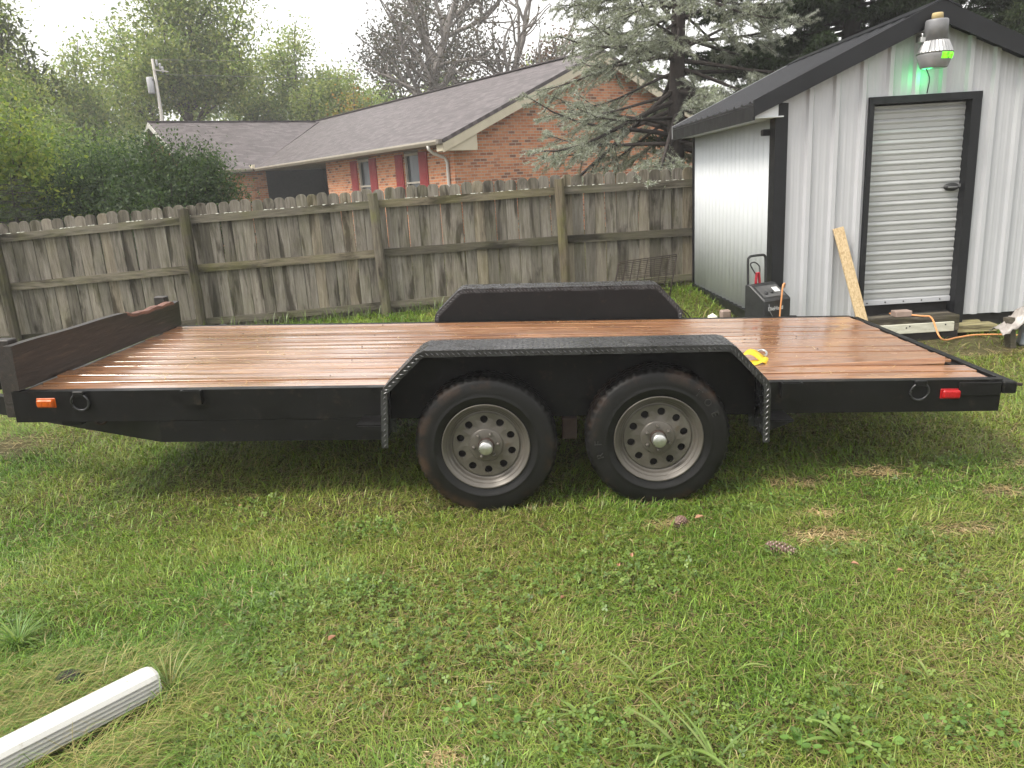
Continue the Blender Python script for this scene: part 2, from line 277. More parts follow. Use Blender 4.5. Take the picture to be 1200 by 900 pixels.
# ------------------------------------------------------------------ mesh helpers
class MB:
    def __init__(s, off=(0, 0, 0)): s.v = []; s.f = []; s.sm = []; s.off = Vector(off); s.uv = {}
    def add(s, vs, fs, smooth=False):
        n = len(s.v); s.v += [Vector(p)-s.off for p in vs]; s.f += [tuple(i+n for i in f) for f in fs]; s.sm += [smooth]*len(fs); return s
    def box(s, c, d, rot=None, bev=0.0):
        c = Vector(c)
        if bev:
            bm = bmesh.new(); bmesh.ops.create_cube(bm, size=1)
            for v in bm.verts: v.co = Vector((v.co.x*d[0], v.co.y*d[1], v.co.z*d[2]))
            bmesh.ops.bevel(bm, geom=list(bm.edges), offset=bev, segments=1, affect='EDGES')
            bm.verts.index_update(); vs = [v.co.copy() for v in bm.verts]; fs = [[v.index for v in f.verts] for f in bm.faces]; bm.free()
        else:
            vs = [Vector((x*d[0]/2, y*d[1]/2, z*d[2]/2)) for x in (-1, 1) for y in (-1, 1) for z in (-1, 1)]
            fs = [(0, 1, 3, 2), (4, 6, 7, 5), (0, 4, 5, 1), (2, 3, 7, 6), (0, 2, 6, 4), (1, 5, 7, 3)]
        if rot is not None: vs = [rot @ p for p in vs]
        return s.add([p+c for p in vs], fs)
    def b2(s, p0, p1, bev=0.0):
        p0, p1 = Vector(p0), Vector(p1); d = p1-p0
        return s.box((p0+p1)/2, (abs(d.x), abs(d.y), abs(d.z)), None, bev)
    def bar(s, p0, p1, w, h, up=(0, 0, 1), bev=0.0):
        p0, p1 = Vector(p0), Vector(p1); x = (p1-p0); L = x.length; x = x/L
        y = Vector(up).cross(x)
        if y.length < 1e-4: y = Vector((0, 1, 0)).cross(x)
        y.normalize(); z = x.cross(y)
        return s.box((p0+p1)/2, (L, w, h), Matrix((x, y, z)).transposed(), bev)
    def extrude(s, loop, vec, smooth=False):
        n = len(loop); vec = Vector(vec); vs = [Vector(p) for p in loop]+[Vector(p)+vec for p in loop]
        fs = [tuple(range(n-1, -1, -1)), tuple(range(n, 2*n))]+[(i, (i+1) % n, n+(i+1) % n, n+i) for i in range(n)]
        return s.add(vs, fs, smooth)
    def tube(s, path, r, n=8, smooth=True):
        P = [Vector(p) for p in path]; R = r if isinstance(r, (list, tuple)) else [r]*len(P)
        vs, fs = [], []; t0 = (P[1]-P[0]).normalized()
        a = t0.orthogonal().normalized()
        for i, p in enumerate(P):
            t = (P[min(i+1, len(P)-1)]-P[max(i-1, 0)]).normalized(); a = (a-t*a.dot(t))
            if a.length < 1e-6: a = t.orthogonal()
            a.normalize(); b = t.cross(a)
            vs += [p+(a*math.cos(2*math.pi*k/n)+b*math.sin(2*math.pi*k/n))*R[i] for k in range(n)]
        for i in range(len(P)-1):
            fs += [(i*n+k, i*n+(k+1) % n, (i+1)*n+(k+1) % n, (i+1)*n+k) for k in range(n)]
        m = len(fs); s.add(vs, fs, smooth); k0 = len(s.v)-len(vs)
        s.f += [tuple(k0+k for k in range(n-1, -1, -1)), tuple(k0+(len(P)-1)*n+k for k in range(n))]; s.sm += [False, False]; return s
    def lathe(s, prof, n=32, c=(0, 0, 0), axis=(0, 0, 1), smooth=True, fn=None, a0=0, a1=2*math.pi):
        ax = Vector(axis).normalized(); u = ax.orthogonal().normalized(); w = ax.cross(u); c = Vector(c)
        full = abs(a1-a0-2*math.pi) < 1e-6; N = n if full else n+1
        vs, fs = [], []
        for k in range(N):
            a = a0+(a1-a0)*k/n; e = u*math.cos(a)+w*math.sin(a)
            for j, (r, h) in enumerate(prof):
                if fn: r, h = fn(k, j, r, h)
                vs.append(c+e*r+ax*h)
        m = len(prof)
        for k in range(n):
            k2 = (k+1) % N
            for j in range(m-1):
                fs.append((k*m+j, k2*m+j, k2*m+j+1, k*m+j+1))
        return s.add(vs, fs, smooth)
    def build(s, name, mat, parent=None, recalc=True, merge=False, loc=None):
        me = bpy.data.meshes.new(name); me.from_pydata([tuple(p) for p in s.v], [], s.f); me.polygons.foreach_set('use_smooth', s.sm)
        if recalc or merge:
            bm = bmesh.new(); bm.from_mesh(me)
            if merge: bmesh.ops.remove_doubles(bm, verts=bm.verts, dist=1e-5)
            if recalc: bmesh.ops.recalc_face_normals(bm, faces=bm.faces)
            bm.to_mesh(me); bm.free()
        me.materials.append(MT[mat] if isinstance(mat, str) else mat)
        return link(name, me, parent, loc)
def link(name, data, parent=None, loc=None):
    o = bpy.data.objects.new(name, data); COL.objects.link(o); o.parent = parent
    if loc is not None: o.location = loc
    return o
def tag(o, label=None, cat=None, group=None, kind=None):
    for k, v in (('label', label), ('category', cat), ('group', group), ('kind', kind)):
        if v: o[k] = v
    return o
def thing(name, loc, label, cat, group=None, rot=(0, 0, 0)):
    o = link(name, None, None, loc); o.rotation_euler = rot; o.empty_display_size = .1; return tag(o, label, cat, group)
def copy_tree(o, parent=None):
    c = o.copy(); COL.objects.link(c); c.parent = parent
    for ch in o.children: copy_tree(ch, c)
    return c
def np_mesh(name, V, quads=None, tris=None, col=None, mat=None, parent=None, smooth=False):
    """V (n,3); quads (q,4); tris (t,3); col (n,3) per-vertex leaf colour"""
    me = bpy.data.meshes.new(name); V = np.asarray(V, np.float32)
    me.vertices.add(len(V)); me.vertices.foreach_set('co', V.ravel())
    L = []; tot = []
    if quads is not None and len(quads): L.append(np.asarray(quads, np.int32).ravel()); tot.append(np.full(len(quads), 4, np.int32))
    if tris is not None and len(tris): L.append(np.asarray(tris, np.int32).ravel()); tot.append(np.full(len(tris), 3, np.int32))
    L = np.concatenate(L); tot = np.concatenate(tot); st = np.concatenate([[0], np.cumsum(tot)[:-1]]).astype(np.int32)
    me.loops.add(len(L)); me.loops.foreach_set('vertex_index', L)
    me.polygons.add(len(tot)); me.polygons.foreach_set('loop_start', st); me.polygons.foreach_set('loop_total', tot)
    if smooth: me.polygons.foreach_set('use_smooth', np.ones(len(tot), bool))
    if col is not None:
        ca = me.color_attributes.new('Col', 'FLOAT_COLOR', 'POINT'); c4 = np.ones((len(V), 4), np.float32); c4[:, :3] = col
        ca.data.foreach_set('color', c4.ravel())
    me.update(calc_edges=True); me.materials.append(MT[mat] if isinstance(mat, str) else mat)
    return link(name, me, parent)
def vnoise(x, y, scale, seed):
    r = np.random.default_rng(seed).random((128, 128)); x = np.asarray(x)*scale+57.3; y = np.asarray(y)*scale+31.7
    xi = np.floor(x).astype(int); yi = np.floor(y).astype(int); fx = x-xi; fy = y-yi; fx = fx*fx*(3-2*fx); fy = fy*fy*(3-2*fy)
    g = lambda a, b: r[a % 128, b % 128]
    return (g(xi, yi)*(1-fx)+g(xi+1, yi)*fx)*(1-fy)+(g(xi, yi+1)*(1-fx)+g(xi+1, yi+1)*fx)*fy
def fbm(x, y, scale, seed): return .55*vnoise(x, y, scale, seed)+.3*vnoise(x, y, scale*2.1, seed+1)+.15*vnoise(x, y, scale*4.3, seed+2)
# ------------------------------------------------------------------ ground
def ground(x, y):
    x = np.asarray(x, float); y = np.asarray(y, float)
    s = np.clip((y-5)/5, 0, 1); s = s*s*(3-2*s)
    near = np.clip((14-np.hypot(x, y-5))/6, 0, 1)
    return -.04+s*(.13+.033*np.clip(x, -6, 3.2))+near*(.022*(fbm(x, y, 1.1, 5)-.5)+.012*(fbm(x, y, 4.0, 9)-.5))
def gz(x, y): return float(ground(x, y))
def build_ground():
    xs = np.unique(np.concatenate([np.arange(-8, 8.01, .1), np.arange(-30, 30.1, 2), np.array([-140, -80, -50, 50, 80, 140])]))
    ys = np.unique(np.concatenate([np.arange(-1, 12.01, .1), np.arange(-30, 60.1, 2), np.array([-50, 80, 120, 190])]))
    X, Y = np.meshgrid(xs, ys); Z = ground(X, Y); n, m = X.shape
    V = np.stack([X.ravel(), Y.ravel(), Z.ravel()], 1); i = np.arange(n*m).reshape(n, m)
    Q = np.stack([i[:-1, :-1].ravel(), i[:-1, 1:].ravel(), i[1:, 1:].ravel(), i[1:, :-1].ravel()], 1)
    o = np_mesh('ground', V, Q, None, None, 'soil', smooth=True); tag(o, kind='structure')
build_ground()
# ------------------------------------------------------------------ neighbour's brick house
def build_house():
    az = rad(-35.25); ang = math.atan2(math.cos(az), math.sin(az))      # local +X runs back along the house, local -Y along the gable
    H = thing('brick_house', (-1.208, 20.0, 0.1), 'orange brick ranch house with brown shingle roof and red shutters behind fence', 'house', rot=(0, 0, ang))
    ZE, ZR, HW, L = 2.69, 5.03, 5.5, 27.0; k = (ZR-ZE)/HW
    def q(s, t, z): return (s, -t, z)
    def wall(name, loop_st, z0, tops, th, nrm):
        """vertical wall: list of (s,t), top z each, extruded inwards by th along nrm"""
        mb = MB(); lo = [q(s, t, z0) for s, t in loop_st]; hi = [q(s, t, z) for (s, t), z in zip(loop_st, tops)]
        mb.extrude(lo+hi[::-1], (nrm[0]*th, -nrm[1]*th, 0)); return mb.build(name, 'brick', H)
    # gable wall, front wall in two lengths with the porch set back between
    g = MB(); g.extrude([q(.35, .5, -.4), q(.35, 10.5, -.4), q(.35, 10.5, ZE+k*.5-.06), q(.35, HW, ZR-.10), q(.35, .5, ZE+k*.5-.06)], (.2, 0, 0)); gw = g.build('gable_wall', 'brick', H)
    wins = [(2.14, 3.0), (5.17, 6.0)]
    fw = MB(); s0 = .56
    for (a, b) in wins:
        fw.b2(q(s0, .5, -.4), q(a, .7, 2.62)); fw.b2(q(a, .5, -.4), q(b, .7, .9)); s0 = b
    fw.b2(q(s0, .5, -.4), q(8.25, .7, 2.62)); fw.build('front_wall', 'brick', H)
    MB().b2(q(8.27, .52, -.4), q(8.47, 3.4, 2.62)).build('porch_wall', 'brick', H)
    MB().b2(q(8.48, 3.4, -.4), q(18.4, 3.6, 3.6)).build('porch_wall', 'dark_void', H)  # near-black back wall, the shade of the porch recess put into its colour
    MB().b2(q(14.5, -2.1, -.4), q(14.7, .55, 2.62)).build('wing_wall', 'brick', H)
    MB().b2(q(15.5, .56, -.4), q(15.6, 3.39, 3.1)).build('porch_wall', 'dark_void', H)  # dark sheet painted as the deep porch shade under the wing
    w = MB(); w.extrude([q(14.75, -2.05, -.4), q(23.7, -2.05, -.4), q(23.7, -2.05, ZE+.15), q(19.2, -2.05, ZE+k*5.2-.15), q(14.75, -2.05, ZE+.15)], (0, -.2, 0)); w.build('wing_gable_wall', 'brick', H)
    MB().b2(q(26.4, .7, -.4), q(26.6, 10.3, 2.6)).build('rear_wall', 'brick', H)
    MB().b2(q(.6, 10.3, -.4), q(26.4, 10.5, 2.6)).build('rear_wall', 'brick', H)
    for (a, b) in wins:
        wd = MB(); 
        for (x0, x1, z0, z1) in ((a, a+.05, .9, 2.5), (b-.05, b, .9, 2.5), (a+.05, b-.05, .9, .96), (a+.05, b-.05, 2.44, 2.5), (a+.05, b-.05, 1.68, 1.73)):
            wd.b2(q(x0, .53, z0), q(x1, .62, z1))
        o = wd.build('window', 'gutter', H)
        MB().b2(q(a+.05, .60, .96), q(b-.05, .61, 1.68)).build('pane', 'glass', o); MB().b2(q(a+.05, .59, 1.73), q(b-.05, .60, 2.44)).build('pane', 'glass', o)
        MB().b2(q(a-.04, .44, .83), q(b+.04, .52, .9)).build('sill', 'gutter', o)
        MB().b2(q(a, .52, 2.5), q(b, .68, 2.62)).build('lintel', 'soffit', o)
        for (x0, x1) in ((a-.47, a-.03), (b+.03, b+.47)):
            sh = MB(); sh.b2(q(x0, .46, .88), q(x1, .498, 2.5), .006)
            for i in range(16): sh.bar(q(x0+.06, .452, 1.0+i*.09), q(x1-.06, .452, 1.0+i*.09), .012, .06, (0, 0, 1))
            sh.build('shutter', 'shutter', H)
    # roof: shingle slopes with real thickness
    def slope(name, pts, mat='shingle'):
        """pts: quad (eave a, eave b, ridge b, ridge a); UV metres along eave / up slope"""
        P = [Vector(q(*p)) for p in pts]; n = (P[1]-P[0]).cross(P[3]-P[0]).normalized()
        if n.z < 0: n = -n
        me = bpy.data.meshes.new(name); vs = P+[p-n*.09 for p in P]; m = len(P)
        fs = [tuple(range(m)), tuple(range(2*m-1, m-1, -1))]+[(i, m+i, m+(i+1) % m, (i+1) % m) for i in range(m)]
        me.from_pydata([tuple(v) for v in vs], [], fs); uv = me.uv_layers.new(name='UVMap'); u = (P[1]-P[0]).normalized(); w = n.cross(u)
        for lp in me.loops: c = me.vertices[lp.vertex_index].co-P[0]; uv.data[lp.index].uv = (c.dot(u), c.dot(w))
        bm = bmesh.new(); bm.from_mesh(me); bmesh.ops.recalc_face_normals(bm, faces=bm.faces); bm.to_mesh(me); bm.free()
        me.materials.append(MT[mat]); return link(name, me, H)
    r1 = slope('roof_slope', [(0, -.02, ZE), (L, -.02, ZE), (L, HW, ZR), (0, HW, ZR)])
    slope('roof_slope', [(L, 11.02, ZE), (0, 11.02, ZE), (0, HW+.002, ZR), (L, HW+.002, ZR)])
    zr2 = ZE+k*5.2
    slope('roof_slope', [(14.0, -2.5, ZE), (14.0, .0, ZE), (19.2, 5.1, zr2), (19.2, -2.5, zr2)])
    slope('roof_slope', [(24.4, .0, ZE), (24.4, -2.5, ZE), (19.202, -2.5, zr2), (19.202, 5.1, zr2)])
    MB().bar(q(-.02, HW, ZR+.015), q(L, HW, ZR+.015), .26, .035).build('ridge_cap', 'shingle', H)
    MB().bar(q(19.2, -2.52, zr2+.015), q(19.2, 4.9, zr2+.015), .26, .035).build('ridge_cap', 'shingle', H)
    # rake boards, cornice return, gutters, soffit
    def rake(s, a, b, t=.22):
        m = MB(); A, B = Vector(q(s, *a)), Vector(q(s, *b)); m.extrude([A, B, B-Vector((0, 0, t)), A-Vector((0, 0, t))], (.03, 0, 0)); m.build('rake_board', 'cream', H)
    rake(.005, (0, ZE-.10), (HW, ZR-.10)); rake(.005, (11.0, ZE-.10), (HW+.01, ZR-.10))
    c = MB(); c.extrude([q(.036, .0, ZE-.11), q(.036, 1.05, ZE+.33), q(.036, 1.05, ZE-.28), q(.036, .0, ZE-.28)], (.3, 0, 0)); c.build('cornice_return', 'cream', H)
    def rake2(t, a, b):
        m = MB(); A, B = Vector(q(a[0], t, a[1])), Vector(q(b[0], t, b[1])); m.extrude([A, B, B-Vector((0, 0, .2)), A-Vector((0, 0, .2))], (0, -.03, 0)); m.build('rake_board', 'white_pipe', H)
    rake2(-2.53, (14.0, ZE-.03), (19.19, zr2-.03)); rake2(-2.53, (24.4, ZE-.03), (19.21, zr2-.03))
    def gutter(p, r):
        m = MB(); m.extrude([(p[0], p[1], ZE-.005), (p[0], p[1], ZE-.12), (p[0]+r[0]*.06, p[1]+r[1]*.06, ZE-.12), (p[0]+r[0]*.11, p[1]+r[1]*.11, ZE-.05), (p[0]+r[0]*.11, p[1]+r[1]*.11, ZE-.005), (p[0]+r[0]*.10, p[1]+r[1]*.10, ZE-.005), (p[0]+r[0]*.10, p[1]+r[1]*.10, ZE-.045), (p[0]+r[0]*.05, p[1]+r[1]*.05, ZE-.10), (p[0]+r[0]*.012, p[1]+r[1]*.012, ZE-.10), (p[0]+r[0]*.012, p[1]+r[1]*.012, ZE-.005)], r[2]); return m.build('gutter', 'gutter', H)
    gutter(q(.05, -.022, 0), (0, 1, (13.8, 0, 0))); gutter(q(13.98, -.14, 0), (-1, 0, (0, 2.3, 0)))
    MB().b2(q(.36, -.0, ZE-.13), q(8.2, .5, ZE-.10)).build('soffit', 'soffit', H); MB().b2(q(8.2, -.0, ZE-.13), q(14.0, 3.4, ZE-.10)).build('soffit', 'soffit', H)
    MB().b2(q(14.02, -2.4, ZE-.16), q(14.5, -.2, ZE-.13)).build('soffit', 'soffit', H)
    d = MB(); d.tube([q(.65, -.06, ZE-.12), q(.65, -.05, ZE-.2), q(.65, .08, ZE-.30), q(.62, .40, ZE-.42), q(.60, .45, ZE-.55), q(.60, .45, -.2)], .042, 8); d.build('downpipe', 'white_pipe', H)
    MB().box(q(.0, -.12, ZE-.06), (.12, .12, .12), None, .01).build('gutter_end_cap', 'soffit', H)
    MB().box(q(14.05, -.12, ZE+.05), (.35, .12, .14), None, .01).build('splash_guard', 'cream', H)
build_house()

# ------------------------------------------------------------------ metal shed
SX, SY, SXR, SYR, RX = 2.48, 7.0, 5.12, 9.85, 3.80        # walls and ridge
def build_shed():
    zg = gz(3.8, 7.2)
    S = thing('metal_shed', (RX, 8.4, zg), 'small white metal shed with charcoal trim and roll up door', 'shed')
    off = S.location; PIT = .45
    def ztop(x): return 2.76-PIT*abs(x-RX)
    Z0 = .20; DX0, DX1, DZ1 = 3.315, 4.235, 2.10
    def prof(x0, x1):
        P = .2286; x = atY(950.5, 96.5, SY).x-.2286
        out = []
        while x < SXR:
            for dx, d in ((-.036, 0), (-.018, .028), (.018, .028), (.036, 0), (.078, 0), (.090, .0022), (.098, .0022), (.110, 0), (.138, 0), (.150, .0022), (.158, .0022), (.170, 0)): out.append((x+dx, d))
            x += P
        out = [(a, b) for a, b in out if x0 < a < x1]
        return [(x0, 0)]+out+[(x1, 0)]
    def strip(mb, x0, x1, zb, zt):
        pr = prof(x0, x1)
        for (xa, da), (xb, db) in zip(pr, pr[1:]):
            mb.add([(xa, SY-da, zb), (xb, SY-db, zb), (xb, SY-db, zt(xb)), (xa, SY-da, zt(xa))], [(0, 1, 2, 3)])
        return mb
    m = MB(off); strip(m, SX, DX0, Z0, ztop); strip(m, DX0, DX1, DZ1+.05, ztop); strip(m, DX1, SXR, Z0, ztop)
    fw = m.build('front_wall', 'siding', S, merge=True)
    sol = fw.modifiers.new('thick', 'SOLIDIFY'); sol.thickness = .004; sol.offset = -1
    sc = MB(off)
    for zz in (.55, 1.25, 1.85):
        for i in range(11):
            x = SX+.02+.2286*i+.045
            if DX0-.06 < x < DX1+.06 and zz < DZ1 or x > SXR-.05: continue
            sc.lathe([(0, .006), (.005, .006), (.006, 0)], 6, (x, SY, zz+.01*math.sin(i*7.)), (0, -1, 0))
    sc.build('screw_heads', 'dark_void', S)['kind'] = 'stuff'
    def side(x, y0, y1, dirn, name):
        mb = MB(off); n = 160; zt = 2.14
        for i in range(n):
            a, b = y0+(y1-y0)*i/n, y0+(y1-y0)*(i+1)/n
            f = lambda y: x+dirn*.011*math.sin(2*math.pi*(y-y0)/.142)
            mb.add([(f(a), a, Z0+.04), (f(b), b, Z0+.04), (f(b), b, zt), (f(a), a, zt)], [(0, 1, 2, 3)], True)
        o = mb.build(name, 'siding_white_lit', S, merge=True, recalc=False); so = o.modifiers.new('thick', 'SOLIDIFY'); so.thickness = .003; so.offset = 0
        return o
    side(SX+.014, SY+.11, SYR, -1, 'side_wall'); side(SXR-.014, SY+.05, SYR, 1, 'side_wall')
    b = MB(off); b.extrude([(SX, SYR, Z0), (SXR, SYR, Z0), (SXR, SYR, ztop(SXR)), (RX, SYR, ztop(RX)), (SX, SYR, ztop(SX))], (0, .02, 0)); b.build('rear_wall', 'siding_white_lit', S)
    # corner trims
    MB(off).b2((SX-.012, SY-.030, .19), (SX+.098, SY+.0, ztop(SX)-.01)).b2((SX-.012, SY+.0, .19), (SX+.002, SY+.11, 2.1)).build('corner_trim', 'trim', S)
    MB(off).b2((SX-.010, SYR-.03, .19), (SX+.012, SYR+.03, 2.1)).build('corner_trim', 'trim', S)
    MB(off).b2((SXR-.115, SY-.030, .19), (SXR+.012, SY+.0, ztop(SXR)-.01)).b2((SXR-.002, SY+.0, .19), (SXR+.012, SY+.11, 2.1)).build('corner_trim', 'trim', S)
    # base skirt timber
    MB(off).b2((SX+.03, SY+.03, zg-.06), (SXR-.03, SY+.10, Z0+.03)).build('base_timber', 'dark_void', S)
    MB(off).b2((SX+.03, SY+.11, zg-.06), (SX+.10, SYR-.02, Z0+.03)).build('base_timber', 'dark_void', S)
    MB(off).b2((SX-.014, SY+.112, .09), (SX+.028, SYR-.032, Z0+.036)).build('base_trim', 'trim', S)
    # roof with ribs, rake and eave boards
    YF, YB, OV = SY-.14, SYR+.12, .24
    def zr(x): return 2.865-PIT*abs(x-RX)
    for sgn, xe in ((-1, SX-OV), (1, SXR+OV)):
        mb = MB(off); mb.extrude([(RX, YF+.02, zr(RX)), (xe, YF+.02, zr(xe)), (xe, YF+.02, zr(xe)-.02), (RX, YF+.02, zr(RX)-.02)], (0, YB-YF-.04, 0))
        for i in range(14):
            y = YF+.10+i*.2286
            if y > YB: break
            mb.extrude([(RX, y-.03, zr(RX)+.0015), (RX, y-.012, zr(RX)+.02), (RX, y+.012, zr(RX)+.02), (RX, y+.03, zr(RX)+.0015)], (xe-RX-.0*sgn, 0, zr(xe)-zr(RX)))
        mb.build('roof_panel', 'roof_metal', S)
        rk = MB(off); n = .142
        rk.extrude([(RX+.0*sgn, YF, zr(RX)+.022), (xe, YF, zr(xe)+.022), (xe, YF, zr(xe)-.115), (RX, YF, zr(RX)-n)], (0, .02, 0)); rk.build('rake_board', 'trim', S)
        rk = MB(off); rk.extrude([(RX+.0*sgn, YB-.02, zr(RX)+.022), (xe, YB-.02, zr(xe)+.022), (xe, YB-.02, zr(xe)-.125), (RX, YB-.02, zr(RX)-n)], (0, .02, 0)); rk.build('rake_board', 'siding_white_lit', S)
        e0, e1 = (xe, xe+.02) if sgn < 0 else (xe-.02, xe)
        MB(off).b2((e0, YF+.022, zr(xe)-.14), (e1, YB-.022, zr(xe)-.022)).build('eave_fascia', 'trim', S)
        x0, x1 = sorted((xe-.022*sgn, (SX+.03) if sgn < 0 else SXR-.03))
        MB(off).b2((x0, YF+.03, zr(xe)-.125), (x1, YB-.03, zr(xe)-.115)).build('soffit', 'siding_white_lit', S)
        cr = MB(off); xa = SX-.014 if sgn < 0 else SXR+.014
        cr.extrude([(xe-.03*sgn, SY-.10, zr(xe)-.113), (xa, SY-.10, zr(xe)-.113), (xa, SY-.10, zr(xa)-.06), (xe-.03*sgn, SY-.10, zr(xe)-.05)], (0, .08, 0)); cr.build('cornice_return', 'siding_white_lit', S)
    cap = MB(off); cap.extrude([(RX-.16, YF-.01, zr(RX-.16)+.03), (RX, YF-.01, zr(RX)+.035), (RX+.16, YF-.01, zr(RX+.16)+.03), (RX+.16, YF-.01, zr(RX+.16)+.022), (RX, YF-.01, zr(RX)+.025), (RX-.16, YF-.01, zr(RX-.16)+.022)], (0, YB-YF+.02, 0)); cap.build('ridge_cap', 'roof_metal', S)
    gb = MB(off); gb.extrude([(RX, YF+.025, zr(RX)-.03), (SX-.2, YF+.025, zr(SX-.2)-.03), (SX-.2, YF+.025, zr(SX-.2)-.045), (RX, YF+.025, zr(RX)-.045)], (0, .11, 0)); gb.extrude([(RX, YF+.025, zr(RX)-.03), (SXR+.2, YF+.025, zr(SX-.2)-.03), (SXR+.2, YF+.025, zr(SX-.2)-.045), (RX, YF+.025, zr(RX)-.045)], (0, .11, 0)); gb.build('gable_soffit', 'trim', S)
    # door frame
    fr = MB(off)
    fr.b2((DX0-.03, SY-.032, Z0), (DX0+.012, SY+.11, DZ1)).b2((DX1-.055, SY-.032, .12), (DX1+.03, SY+.11, DZ1)).b2((DX0-.03, SY-.034, DZ1), (DX1+.03, SY+.11, DZ1+.06)); fr.build('door_frame', 'trim', S)
    MB(off).b2((DX0+.01, SY+.10, Z0-.02), (DX1, SY+.13, Z0+.16)).build('door_sill', 'dark_void', S)
    # corrugated roll-up curtain
    D = MB(off); x0, x1 = DX0+.013, DX1-.056; zb, zt2 = .375, DZ1-.001; P = .0885; prof2 = []
    z = zb
    while z < zt2:
        for fz, d in ((0, -.001), (.05, -.007), (.11, -.007), (.16, .0), (.34, .0008), (.56, .0016), (.68, .0060), (.76, .0085), (.84, .0078), (.93, .003)):
            if z+fz*P < zt2: prof2.append((z+fz*P, d))
        z += P
    for (za, da), (zb2, db) in zip(prof2, prof2[1:]):
        D.add([(x0, SY+.065-da, za), (x1, SY+.065-da, za), (x1, SY+.065-db, zb2), (x0, SY+.065-db, zb2)], [(0, 1, 2, 3)], False)
    dr = D.build('roll_up_door', 'door_white', S, merge=True, recalc=False); so = dr.modifiers.new('thick', 'SOLIDIFY'); so.thickness = .003; so.offset = 0
    MB(off).b2((x0, SY+.045, .325), (x1, SY+.075, .374), .004).build('bottom_bar', 'siding', dr)
    for i in range(5): MB(off).lathe([(0, .006), (.006, .005), (.007, 0)], 6, (x0+.07+i*.17, SY+.044, .35), (0, -1, 0)).build('bolt', 'dark_void', dr)
    lp = atY(1116, 219, SY+.03)
    la = MB(off); la.lathe([(0, .022), (.5, .022), (.9, .014), (1, 0)], 24, (0, 0, 0), (0, -1, 0))
    la.v = [Vector((p.x+off.x, p.y+off.y, p.z+off.z)) for p in la.v]
    la.v = [Vector((lp.x+p.x*.072, SY+.045+p.y, lp.z+p.z*.036))-Vector(off) for p in la.v]
    lo = la.build('latch_plate', 'charger', dr)
    MB(off).b2((lp.x+.05, SY+.028, lp.z-.004), (x1-.001, SY+.04, lp.z+.024), .003).build('slide_bolt', 'lamp_grey', dr)
    MB(off).b2((lp.x-.045, SY+.012, lp.z-.008), (lp.x+.04, SY+.022, lp.z+.006), .003).build('latch_grip', 'lamp_grey', dr)
    # small black bracket at the corner
    MB(off).b2((SX-.075, SY+.10, 1.90), (SX+.0, SY+.17, 1.955), .008).build('corner_bracket', 'trim', S)
build_shed()

